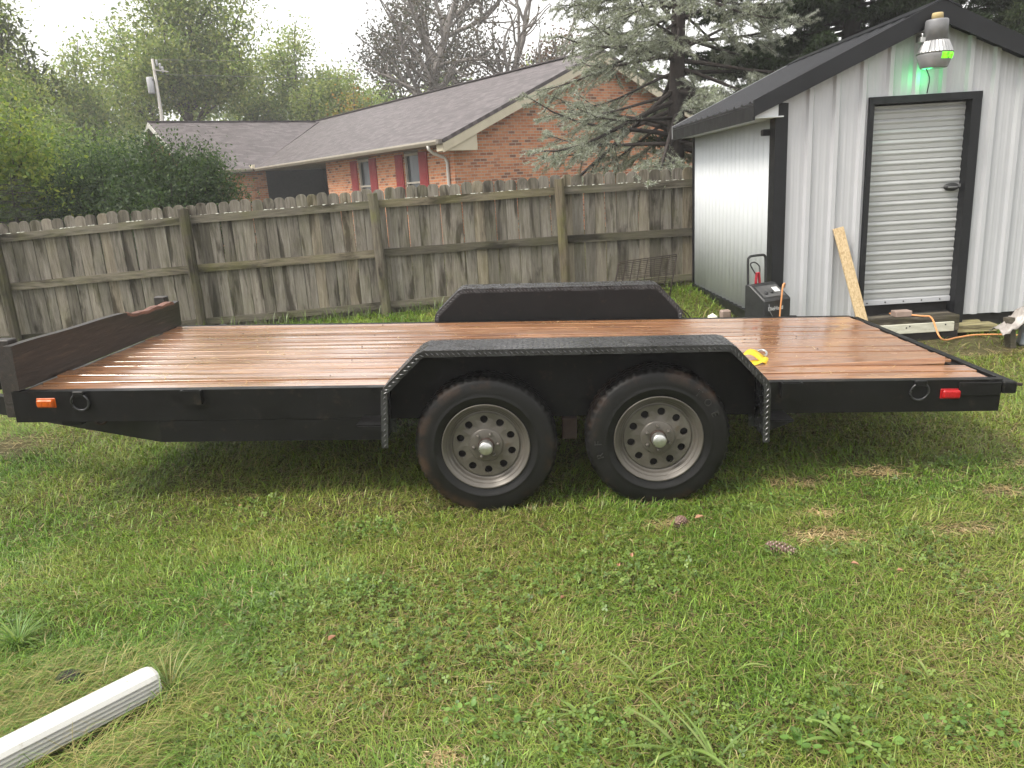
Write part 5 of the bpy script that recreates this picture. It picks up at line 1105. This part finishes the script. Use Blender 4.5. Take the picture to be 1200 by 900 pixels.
    m = MB(); P = [(-.10, .05, .0), (-.07, .03, .05), (-.03, .015, .055), (.02, 0, .02), (.045, -.012, .004), (.02, -.03, .018), (-.03, -.05, .006), (-.12, -.05, .002)]
    Lp = spline(P, 4); vs = []; fs = []
    for i, q in enumerate(Lp):
        w = Vector((.02, .042, .006)); vs += [q-w, q+w]
    fs = [(2*i, 2*i+2, 2*i+3, 2*i+1) for i in range(len(Lp)-1)]; m.add(vs, fs, True); s = m.build('webbing', 'strap', T, recalc=False); so = s.modifiers.new('t', 'SOLIDIFY'); so.thickness = .003
    hk = spline([(.035, .02, .03), (.055, .04, .035), (.06, .07, .045), (.045, .09, .05), (.022, .085, .05), (.018, .07, .045)], 6); MB().tube(hk, .0065, 8).build('hook', 'steel', T)
    p = TM @ pix_l(797, 401, .004, 2); m = MB(p); m.extrude([(p.x+.045*math.cos(a), p.y+.03*math.sin(a), p.z+.002) for a in [2*math.pi*i/12 for i in range(12)]], (0, 0, .012)); o = m.build('strap_scrap', 'strap', None, loc=p); tag(o, 'small yellow scrap on deck behind near fender top', 'scrap')
    # fluted white downspout lying in the grass
    A = Vector((-1.275, 2.345, 0)); B = Vector((-1.95, 1.60, 0)); d = (B-A).normalized(); s = Vector((d.y, -d.x, 0)); s = s if s.x > 0 else -s; h, w = .092, .092
    def sec():
        pr = [(-w/2, .012), (-w/2, h-.02), (-w/2+.008, h-.006), (-w/2+.022, h), (w/2-.026, h), (w/2-.008, h-.008), (w/2, h-.022)]
        zs = h-.024
        for k in range(4): pr += [(w/2, zs), (w/2-.012, zs-.002), (w/2-.012, zs-.008), (w/2, zs-.010)]; zs -= .0158
        pr += [(w/2, .012), (w/2-.012, 0), (-w/2+.012, 0)]; return pr
    zA, zB = gz(A.x, A.y)+.03, gz(B.x, B.y)+.03; m = MB(Vector((A.x, A.y, zA))); pr = sec(); n = len(pr); vs = []; fs = []
    st = [0, .012, .03, .3, .6, 1.0]
    for k, u in enumerate(st):
        c = A+(B-A)*u; sh = {0: .80, 1: .95}.get(k, 1.0); zc = zA+(zB-zA)*u
        for (a, b) in pr: vs.append((c.x+s.x*a*sh, c.y+s.y*a*sh, zc+h/2+(b-h/2)*sh))
    for k in range(len(st)-1):
        for q in range(n): fs.append((k*n+q, k*n+(q+1) % n, (k+1)*n+(q+1) % n, (k+1)*n+q))
    fs += [tuple(range(n-1, -1, -1)), tuple((len(st)-1)*n+q for q in range(n))]; m.add(vs, fs); o = m.build('fluted_downspout', 'vinyl', None, loc=(A.x, A.y, zA)); tag(o, 'white fluted plastic downspout lying in long dry grass', 'downspout')
    # pine cones
    def cone(px, py, ang, L, label):
        p = atZ(px, py, -.03); x, y = p.x, p.y; z = gz(x, y)+.03; T = thing('pine_cone', (x, y, z), label, 'pine cone', 'pine cones on the lawn', rot=(0, rad(8), ang)); m = MB(); t = MB()
        rng = random.Random(3)
        m.lathe([(0, -L/2), (.010, -L*.45), (.015, 0), (.008, L*.45), (0, L/2)], 10, (0, 0, 0), (1, 0, 0)); m.build('core', 'cone', T)
        sc = MB(); tp = MB()
        for i in range(70):
            u = i/69; a = i*2.39996; r = .023*math.sin(math.pi*(.12+.80*u))**.8+.004; xx = -L*.46+L*.92*u; e = Vector((0, math.cos(a), math.sin(a))); q = Vector((0, -math.sin(a), math.cos(a))); b = Vector((xx-.006, 0, 0))+e*r*.35; tip = Vector((xx+.006, 0, 0))+e*r
            sc.add([b-q*.003, b+q*.003, tip+q*.0065, tip-q*.0065, tip+Vector((-.004, 0, 0))+e*.003], [(0, 1, 2, 3), (3, 2, 4), (0, 3, 4), (1, 4, 2)]); tp.add([tip-q*.0066+e*.0005, tip+q*.0066+e*.0005, tip+Vector((-.0045, 0, 0))+e*.0042], [(0, 1, 2)])
        sc.build('scales', 'cone', T); tp.build('scale_tips', 'resin', T, recalc=False)
    cone(797, 615, rad(40), .075, 'small stubby pine cone in grass below rear wheel'); cone(915, 648, rad(-28), .135, 'long pine cone lying in grass beside straw patch')
    for i, (px, py, s) in enumerate(((820, 609, .05), (725, 667, .028), (1002, 665, .035), (660, 705, .03), (558, 592, .03), (282, 596, .03), (740, 655, .03), (1055, 673, .03), (390, 752, .045))):
        p = atZ(px, py, -.02); z = gz(p.x, p.y)+.035; m = MB(Vector((p.x, p.y, z))); a = i*1.3; e = Vector((math.cos(a), math.sin(a), 0)); q = Vector((-e.y, e.x, 0)); c = Vector((p.x, p.y, z))
        pts = [c-e*s/2, c-e*s*.2+q*s*.28+Vector((0, 0, .012)), c+e*s*.25+q*s*.2+Vector((0, 0, .01)), c+e*s/2+Vector((0, 0, .004)), c+e*s*.25-q*s*.2+Vector((0, 0, .014)), c-e*s*.2-q*s*.28+Vector((0, 0, .008))]; m.add(pts, [(0, 1, 2, 3), (0, 3, 4, 5)]); o = m.build('dead_leaf', 'dead_leaf', None, loc=c, recalc=False); tag(o, 'fallen brown leaf curled on the lawn', 'leaf', 'fallen leaves on the lawn')
build_misc()
# ------------------------------------------------------------------ lawn
STRAW = [(1.43, 3.21, .16, .07), (1.49, 3.44, .10, .04), (2.02, 3.92, .12, .07), (2.49, 3.57, .15, .06), (2.05, 3.2, .16, .04), (-.26, 1.94, .06, .05), (1.55, 3.85, .13, .06), (-3.75, 5.4, .35, .25), (2.9, 3.9, .14, .08), (.75, 3.45, .1, .05), (3.1, 5.9, .5, .12), (4.0, 6.25, .5, .12)]
def straw_amt(x, y):
    s = np.zeros(len(x))
    for (a, b, rx, ry) in STRAW: s = np.maximum(s, np.clip((1.25 if rx*ry < .02 or b > 5 else .95)-np.hypot((x-a)/rx, (y-b)/ry)*.9+.5*(fbm(x, y, 9., 41)-.5), 0, 1))
    return s
def inside_wheels(x, y):
    k = np.zeros(len(x), bool)
    for px, py in ((569, 526), (773, 517)):
        q = pix_l(px, py, YN-.24)
        for wy in (YN-.118, YF_+.118):
            w = TM @ Vector((q.x, wy, q.z)); k |= (np.abs(x-w.x) < .13) & (np.abs(y-w.y) < .10)
    return k
def rng_u(x): return np.random.default_rng(5).random(len(x))
def solid_area(x, y):
    sh = (x > SX+.02) & (x < SXR) & (y > SY+.03) & (y < SYR); st = (x > 3.3) & (x < 4.25) & (y > 6.74) & (y < 7.1)
    d = np.abs((x+1.275)*(-.742)-(y-2.345)*(-.671)); al = (x+1.275)*(-.671)+(y-2.345)*(-.742)   # downspout footprint
    pk = (x > 3.15) & (x < 4.45) & (y > 6.28) & (y < 6.76); return sh | st | (pk & (rng_u(x) < .88)) | ((d < .085) & (al > -.02) & (al < 1.0))
def lawn():
    rng = np.random.default_rng(101); X, Y, D = [], [], []
    def zone(x0, x1, y0, y1, dens, keep=None):
        n = int((x1-x0)*(y1-y0)*dens); x = x0+(x1-x0)*rng.random(n); y = y0+(y1-y0)*rng.random(n); k = np.ones(n, bool) if keep is None else keep(x, y); X.append(x[k]); Y.append(y[k])
    def inview(x, y): return np.abs(x) < .72*y+1.5
    zone(-3.3, 3.3, 1.15, 2.6, 16500, inview); zone(-4.1, 4.1, 2.6, 3.75, 14000, inview); zone(-5.0, 5.2, 3.75, 5.2, 6500, inview); zone(-6.0, 6.2, 5.2, 7.2, 3400, inview); zone(-8.2, 3.0, 7.2, 10.5, 1500)
    zone(-12, 8, 10.5, 17, 120); zone(3.0, 6.5, 3.0, 6.5, 1500); zone(5.2, 9.0, 6.5, 10.2, 1000)
    x = np.concatenate(X); y = np.concatenate(Y); ok = ~inside_wheels(x, y) & ~solid_area(x, y); x, y = x[ok], y[ok]
    s = straw_amt(x, y); n1 = fbm(x, y, .9, 201); n2 = fbm(x, y, 2.6, 211); n3 = fbm(x, y, 7., 221)
    thin = rng.random(len(x)) > s*.80+np.clip((.33-n2)*1.2, 0, .5); x, y, s, n1, n2, n3 = (a[thin] for a in (x, y, s, n1, n2, n3)); n = len(x)
    long_ = np.clip((-.95-x)/.35, 0, 1)*np.clip((2.75-y)/.4, 0, 1)      # long wispy dry grass round the downspout
    tuft = np.clip((n3-.60)*6, 0, 1)
    L = (.036+.058*rng.random(n)+.03*tuft*rng.random(n))*(.8+.5*n2); L = L+long_*(.10+.10*rng.random(n)); far = np.clip((y-4)/6, 0, 1); L *= (1+.8*far)
    W = (.0018+.0021*rng.random(n))*(1-.35*long_)*(1+1.6*far+.25*np.clip((y-2.4)/1.5, 0, 1)); az = rng.random(n)*2*np.pi; flow = 2*np.pi*fbm(x, y, 1.3, 301)*1.4; m = rng.random(n) < .45; az[m] = flow[m]+rng.normal(size=m.sum())*.7
    lm = rng.random(n) < long_*.85; az[lm] = .25+rng.normal(size=lm.sum())*.55
    t0 = np.abs(rng.normal(size=n))*.60+.48; t0 = np.minimum(t0+.45*s+.25*long_, 1.45); bend = .35+rng.random(n)*1.0; t1 = np.minimum(t0+bend, 2.0)
    litter = rng.random(n) < (.06+.75*s+.10*np.clip((n1-.55)*4, 0, 1)); t0[litter] = 1.40+.12*rng.random(litter.sum()); t1[litter] = 1.5+.1*rng.random(litter.sum()); L[litter] *= 1.15
    z = ground(x, y)-.004; dx, dy = np.cos(az), np.sin(az); base = np.stack([x, y, z], 1); h = np.stack([dx, dy, np.zeros(n)], 1); sd = np.stack([-dy, dx, np.zeros(n)], 1)
    up = np.array([0, 0, 1.]); base[:, 2] += litter*(.004+.022*rng.random(n))
    mid = base+(h*np.sin(t0)[:, None]+up*np.cos(t0)[:, None])*(L*.55)[:, None]; tip = mid+(h*np.sin(t1)[:, None]+up*np.cos(t1)[:, None])*(L*.45)[:, None]; tip[:, 2] = np.maximum(tip[:, 2], ground(tip[:, 0], tip[:, 1])+.003)
    V = np.stack([base-sd*(W/2)[:, None], base+sd*(W/2)[:, None], mid-sd*(W*.45)[:, None], mid+sd*(W*.45)[:, None], tip], 1).reshape(-1, 3); k = np.arange(n)*5
    Q = np.stack([k, k+1, k+3, k+2], 1); T = np.stack([k+2, k+3, k+4], 1)
    G = np.array([(.10, .195, .024), (.155, .26, .033), (.215, .305, .044), (.27, .325, .060)]); ST = np.array([(.36, .28, .13), (.28, .21, .10), (.45, .37, .19), (.22, .15, .075)])
    gi = np.clip((n1*2.2+rng.normal(size=n)*.75+.15), 0, 2.999).astype(int); C = G[gi]*(1+.38*(rng.random((n, 1))*2-1)); pb = rng.random(n) < .10; C[pb] = C[pb]*1.5+.02; yel = np.clip((n1-.42)*2.2+.12, 0, .5)[:, None]*rng.random((n, 1)); C = C*(1-yel)+np.array((.37, .31, .10))*yel  # scattered blades lightened as painted highlights
    dry = litter | (rng.random(n) < .03+.06*np.clip(n1-.4, 0, 1)+.45*long_); C[dry] = ST[rng.integers(0, 4, dry.sum())]*(1+.2*(rng.random((dry.sum(), 1))*2-1)); wl = dry & (long_ > .3); C[wl] = np.array((.36, .31, .12))*(1+.3*(rng.random((wl.sum(), 1))*2-1))
    o = np_mesh('lawn_grass', V, Q, T, np.repeat(C, 5, 0), 'grass'); tag(o, 'short patchy lawn grass with dry straw spots', 'grass', kind='stuff')
    # straw litter on the bare spots
    P = []
    for (a, b, rx, ry) in STRAW:
        if b > 4.6: continue
        m_ = int(26000*rx*ry)+60; P.append(np.stack([a+rng.normal(size=m_)*rx*.75, b+rng.normal(size=m_)*ry*.8], 1))
    P = np.concatenate(P); P = P[fbm(P[:, 0], P[:, 1], 11., 77)+.15*(rng.random(len(P))-.5) > .47]; n = len(P); x, y = P[:, 0], P[:, 1]; az = rng.random(n)*2*np.pi; Ls = .012+.05*rng.random(n)**2; W = .0022+.0026*rng.random(n); z = ground(x, y)+.006+.016*rng.random(n); d = np.stack([np.cos(az), np.sin(az), .12*rng.normal(size=n)], 1); sd = np.stack([-np.sin(az), np.cos(az), np.zeros(n)], 1); c = np.stack([x, y, z], 1)
    V = np.stack([c-d*(Ls/2)[:, None]-sd*(W/2)[:, None], c-d*(Ls/2)[:, None]+sd*(W/2)[:, None], c+d*(Ls/2)[:, None]+sd*(W/2)[:, None], c+d*(Ls/2)[:, None]-sd*(W/2)[:, None]], 1).reshape(-1, 3); C = np.array([(.56, .43, .22), (.66, .53, .30), (.44, .31, .15)])[rng.integers(0, 3, n)]*(1+.2*(rng.random((n, 1))*2-1))
    tag(np_mesh('straw_litter', V, np.arange(4*n).reshape(n, 4), None, np.repeat(C, 4, 0), 'grass'), 'dry straw and wood chips on bare lawn spots', 'straw', kind='stuff')
    # clover and small round-leaved weeds
    n = 60000; x = -2.6+5.6*rng.random(n); y = 1.5+2.6*rng.random(n); k = fbm(x, y, 1.5, 401)+.25*(fbm(x, y, 6., 405)-.5); spots = [(1.18, 3.55, .32, .12), (-.35, 2.45, .5, .28), (.35, 1.95, .5, .22), (-.75, 2.9, .4, .15), (1.0, 2.0, .4, .2), (1.35, 3.05, .3, .1)]
    bo = np.zeros(n)
    for (a, b, rx, ry) in spots: bo = np.maximum(bo, np.clip(1.2-np.hypot((x-a)/rx, (y-b)/ry), 0, 1))
    ok = (rng.random(n) < np.clip((k-.56)*3.0, 0, .5)+.6*bo) & ~inside_wheels(x, y) & ~solid_area(x, y) & (straw_amt(x, y) < .4); x, y = x[ok], y[ok]; n = len(x); zz = ground(x, y)+.018+.030*rng.random(n); r = .0045+.0055*rng.random(n)**1.5; a0 = rng.random(n)*6.28; V = []; C = []; tl = rng.normal(size=(n, 2))*.35
    base = np.array([(.105, .175, .034), (.145, .22, .045), (.085, .145, .03), (.18, .25, .06)])[rng.integers(0, 4, n)]*(1+.2*(rng.random((n, 1))*2-1))
    for q in range(3):
        a = a0+q*2.094; cx, cy = np.cos(a), np.sin(a); px, py = -cy, cx; vv = []
        for (u, w, hz) in ((.05, 0, 0), (.7, .62, .12), (1.35, .52, .05), (1.55, 0, -.05), (1.35, -.52, .05), (.7, -.62, .12)):
            xx = r*(cx*u+px*w); yy = r*(cy*u+py*w); vv.append(np.stack([x+xx, y+yy, zz+hz*r+xx*tl[:, 0]+yy*tl[:, 1]], 1))
        V.append(np.stack(vv, 1)); C.append(np.repeat(base[:, None], 6, 1))
    V = np.concatenate(V).reshape(-1, 3); C = np.concatenate(C).reshape(-1, 3); k = np.arange(len(V)//6)*6; Q = np.concatenate([np.stack([k, k+1, k+2, k+3], 1), np.stack([k, k+3, k+4, k+5], 1)])
    tag(np_mesh('clover_patches', V, Q, None, C, 'grass'), 'bright green clover and small weeds growing in the lawn', 'clover', kind='stuff')
    # pine needles and grass clippings stuck to the wet deck
    n = 950; x = -2.55+4.95*rng.random(n); y = YN+.08+(YF_-YN-.16)*rng.random(n); az = rng.normal(size=n)*.8; Ls = .012+.07*rng.random(n)**1.6; W = .0020+.0020*rng.random(n); d = np.stack([np.cos(az), np.sin(az), 0*az], 1); sd = np.stack([-np.sin(az), np.cos(az), 0*az], 1); c = np.stack([x, y, 0*x+.0065], 1); cv = (rng.random(n)-.5)*.02
    ok = ~((x > .9) & (y > YN+.059+1.9*.1358) & (y < YN+.059+3.1*.1358)); x, y, d, sd, c, Ls, W, cv = (q[ok] for q in (x, y, d, sd, c, Ls, W, cv)); n = len(x); vs = []
    for u, o_ in ((-.5, 0), (0, 1), (.5, 0)): p = c+d*(Ls*u)[:, None]+sd*(cv*o_)[:, None]; vs += [p-sd*(W/2)[:, None], p+sd*(W/2)[:, None]]
    V = np.stack(vs, 1).reshape(-1, 3); R_ = np.array(TM.to_3x3()); V = V @ R_.T+np.array(TM.translation); k = np.arange(n)*6; Q = np.concatenate([np.stack([k, k+1, k+3, k+2], 1), np.stack([k+2, k+3, k+5, k+4], 1)]); C = np.array([(.55, .38, .20), (.42, .26, .12), (.62, .50, .30)])[rng.integers(0, 3, n)]
    tag(np_mesh('deck_litter', V, Q, None, np.repeat(C, 6, 0), 'grass'), 'dry grass clippings and pine needles scattered on wet deck', 'litter', kind='stuff')
lawn()
def weeds():
    def blades(name, label, cat, px, py, specs, pal, seed, group=None, zoff=0):
        rng = np.random.default_rng(seed); p = atZ(px, py, -.03); x, y = p.x, p.y; z = gz(x, y)-.003; V, Q, C = [], [], []; k0 = 0
        for (az, L, W, t0, t1) in specs:
            N = 7; q = np.zeros(3); d = np.array([math.cos(az), math.sin(az), 0]); s = np.array([-d[1], d[0], 0]); pts = []
            for i in range(N+1):
                u = i/N; t = t0+(t1-t0)*u; w = W*(math.sin(math.pi*(.12+.86*u))**.7)*(1-.2*u)*.5+.0002; pts.append((q.copy(), w)); q = q+(d*math.sin(t)+np.array([0, 0, math.cos(t)]))*L/N; q[2] = max(q[2], .004)
            col = np.array(pal[rng.integers(0, len(pal))])*(1+.15*(rng.random()*2-1))
            for (c, w) in pts: V += [c-s*w, c+np.array([0, 0, -w*.35]), c+s*w]; C += [col*1.0, col*1.12, col]
            for i in range(N): a = k0+i*3; Q += [(a, a+1, a+4, a+3), (a+1, a+2, a+5, a+4)]
            k0 += (N+1)*3
        o = np_mesh(name, np.array(V), np.array(Q), None, np.array(C), 'grass', smooth=True); o.location = (x, y, z); tag(o, label, cat, group)
    r = random.Random(4); GR = [(.17, .25, .06), (.13, .20, .045), (.22, .28, .085)]
    def fan(n, L, W, c=None, sp=math.pi): return [((c if c is not None else 0)+r.uniform(-sp, sp), L*r.uniform(.55, 1.1), W*r.uniform(.7, 1.2), r.uniform(.25, .9), r.uniform(1.1, 2.2)) for _ in range(n)]
    spec = [(645, 628, 6, .16, .012, 'broad bladed crabgrass tuft in lawn before the wheel gap'), (760, 607, 5, .15, .013, 'upright crabgrass blades against the rear tyre'), (704, 672, 6, .13, .009, 'thin pale grass tuft with arching blades in open lawn'), (752, 800, 7, .20, .014, 'tall crabgrass clump with one upright blade'), (800, 878, 7, .24, .016, 'largest arching crabgrass clump growing beside broad leafed violets'), (683, 838, 6, .17, .011, 'narrow grass clump growing beside the clover'), (838, 890, 6, .20, .014, 'wide crabgrass blades crossing beside arching clump'), (858, 790, 6, .16, .010, 'lone thin weed grass growing in plain lawn beside dead leaves'), (1090, 798, 5, .12, .012, 'dark green weed blades beside dead twigs'), (990, 870, 6, .14, .02, 'broad leaved dock weed low in the lawn')]
    for i, (px, py, n, L, W, lab) in enumerate(spec): blades('weed_grass', lab, 'weed', px, py, fan(n, L, W*.8), GR, 900+i, 'crabgrass weeds in the lawn')
    blades('grass_clump', 'tall blue green grass clump at the end of downspout', 'grass clump', 200, 812, fan(80, .19, .0042), [(.12, .19, .05), (.16, .23, .06), (.26, .25, .09)], 950)
    blades('grass_clump', 'tall dark grass clump at the lawn edge above dry grass', 'grass clump', 22, 757, fan(150, .17, .0045), [(.10, .19, .035), (.15, .24, .05), (.20, .27, .06)], 951)
    blades('grass_clump', 'ragged grass clump against the front tyre edge', 'grass clump', 505, 598, fan(40, .10, .004), [(.14, .16, .055), (.20, .18, .08)], 952)
    for i, px in enumerate((545, 590, 625, 705, 745, 790, 830)): blades('grass_clump', 'short grass growing against the tyres', 'grass clump', px, 601 if px < 660 else 594, fan(26, .085, .004), [(.11, .15, .04), (.16, .18, .06), (.22, .19, .09)], 960+i, 'grass tufts along the tyres')
    for i in range(34):
        x = -8+i*.32+r.uniform(-.1, .1); y = 9.86+r.uniform(-.05, .05)
        if x > 2.35: break
        rng = np.random.default_rng(1000+i); p = Vector((x, y, gz(x, y))); V, Q, C = [], [], []; k0 = 0
        for j in range(22):
            az, L, W = rng.random()*6.28, .10+.16*rng.random(), .008; d = np.array([math.cos(az), math.sin(az), 0]); s = np.array([-d[1], d[0], 0]); b = np.array([(rng.random()-.5)*.28, (rng.random()-.5)*.06, 0]); m = b+d*L*.2+np.array([0, 0, L*.55]); t = b+d*L*.5+np.array([0, 0, L*.85]); V += [b-s*W/2, b+s*W/2, m-s*W/2, m+s*W/2, t]; C += [np.array((.12, .17, .045))*(.7+.6*rng.random())]*5; Q += [(k0, k0+1, k0+3, k0+2), (k0+2, k0+3, k0+4, k0+4)]; k0 += 5
        Qq = [q for q in Q if q[2] != q[3]]; Tt = [q[:3] for q in Q if q[2] == q[3]]; o = np_mesh('grass_clump', np.array(V), np.array(Qq), np.array(Tt), np.array(C), 'grass'); o.location = p; tag(o, 'unmown grass tuft growing along the foot of the fence', 'grass clump', 'grass tufts along the fence')
weeds()
def leaf_clumps():
    for k, (px, py, n, r0, lab) in enumerate(((575, 842, 16, .020, 'cluster of round violet leaves beside small straw pile'), (985, 868, 11, .026, 'low clump of broad dark green leaves beneath dead twigs'), (868, 572, 14, .014, 'leafy weed patch at the rear tyre edge'), (622, 772, 14, .015, 'bright broadleaf weed among the grass blades'), (450, 622, 16, .015, 'spreading broadleaf weed in lawn before front tyre'), (420, 695, 18, .015, 'bright green broadleaf weed patch farther from tyre than its twin'), (300, 850, 12, .018, 'small round leaved weed near the downspout'), (1140, 862, 14, .018, 'round leaved weed in open lawn by dead leaves'), (930, 588, 14, .014, 'bright weed beside the tan straw patches'), (690, 862, 14, .018, 'leafy weed growing between two crabgrass clumps'))):
        rng = np.random.default_rng(700+k); p = atZ(px, py, -.03); x, y = p.x, p.y; z = gz(x, y); V, Q, T, C = [], [], [], []
        for i in range(n*4):
            a = rng.random()*6.28; rr = (.015+.085*rng.random()**.7); c = np.array([rr*math.cos(a)*1.7, rr*math.sin(a)*1.1, .018+.032*rng.random()]); r = r0*.52*(.55+.7*rng.random()); tl = rng.normal(size=2)*.35; a2 = rng.random()*6.28; k0 = len(V); col = np.array([(.12, .22, .045), (.16, .26, .055), (.09, .17, .035)][rng.integers(0, 3)])*(.85+.3*rng.random())
            V.append(c+np.array([0, 0, -.15*r])); C.append(col*1.1)
            for j in range(9):
                t = j/9*6.28; q = r*(1-.28*math.cos(t)**8*(1 if math.cos(t) > 0 else 0)); e = np.array([math.cos(t+a2)*q, math.sin(t+a2)*q*.9, 0]); e[2] = e[0]*tl[0]+e[1]*tl[1]; V.append(c+e); C.append(col)
            T += [(k0, k0+1+j, k0+1+(j+1) % 9) for j in range(9)]; s0 = len(V); w = .0012; V += [np.array([c[0]*.3-w, c[1]*.3, 0]), np.array([c[0]*.3+w, c[1]*.3, 0]), c+np.array([w, 0, -.003]), c+np.array([-w, 0, -.003])]; C += [col*.9]*4; Q.append((s0, s0+1, s0+2, s0+3))
        o = np_mesh('broadleaf_weed', np.array(V), np.array(Q), np.array(T), np.array(C), 'grass'); o.location = (x, y, z); tag(o, lab, 'weed', 'broadleaf weeds in the lawn')
leaf_clumps()

# ------------------------------------------------------------------ damp hazy air
def haze():
    m = bpy.data.materials.new('damp_air'); m.use_nodes = True; nt = m.node_tree; nt.nodes.clear(); out = nt.nodes.new('ShaderNodeOutputMaterial'); v = nt.nodes.new('ShaderNodeVolumePrincipled')
    v.inputs['Color'].default_value = (.985, .99, .995, 1); v.inputs['Density'].default_value = .0021; v.inputs['Anisotropy'].default_value = 0.0; nt.links.new(v.outputs[0], out.inputs['Volume'])
    b = MB(); b.b2((-146, -56, -1.4), (146, 197, 20)); o = b.build('haze', m); tag(o, 'thin pale damp haze in the air', 'haze', kind='stuff')
haze()
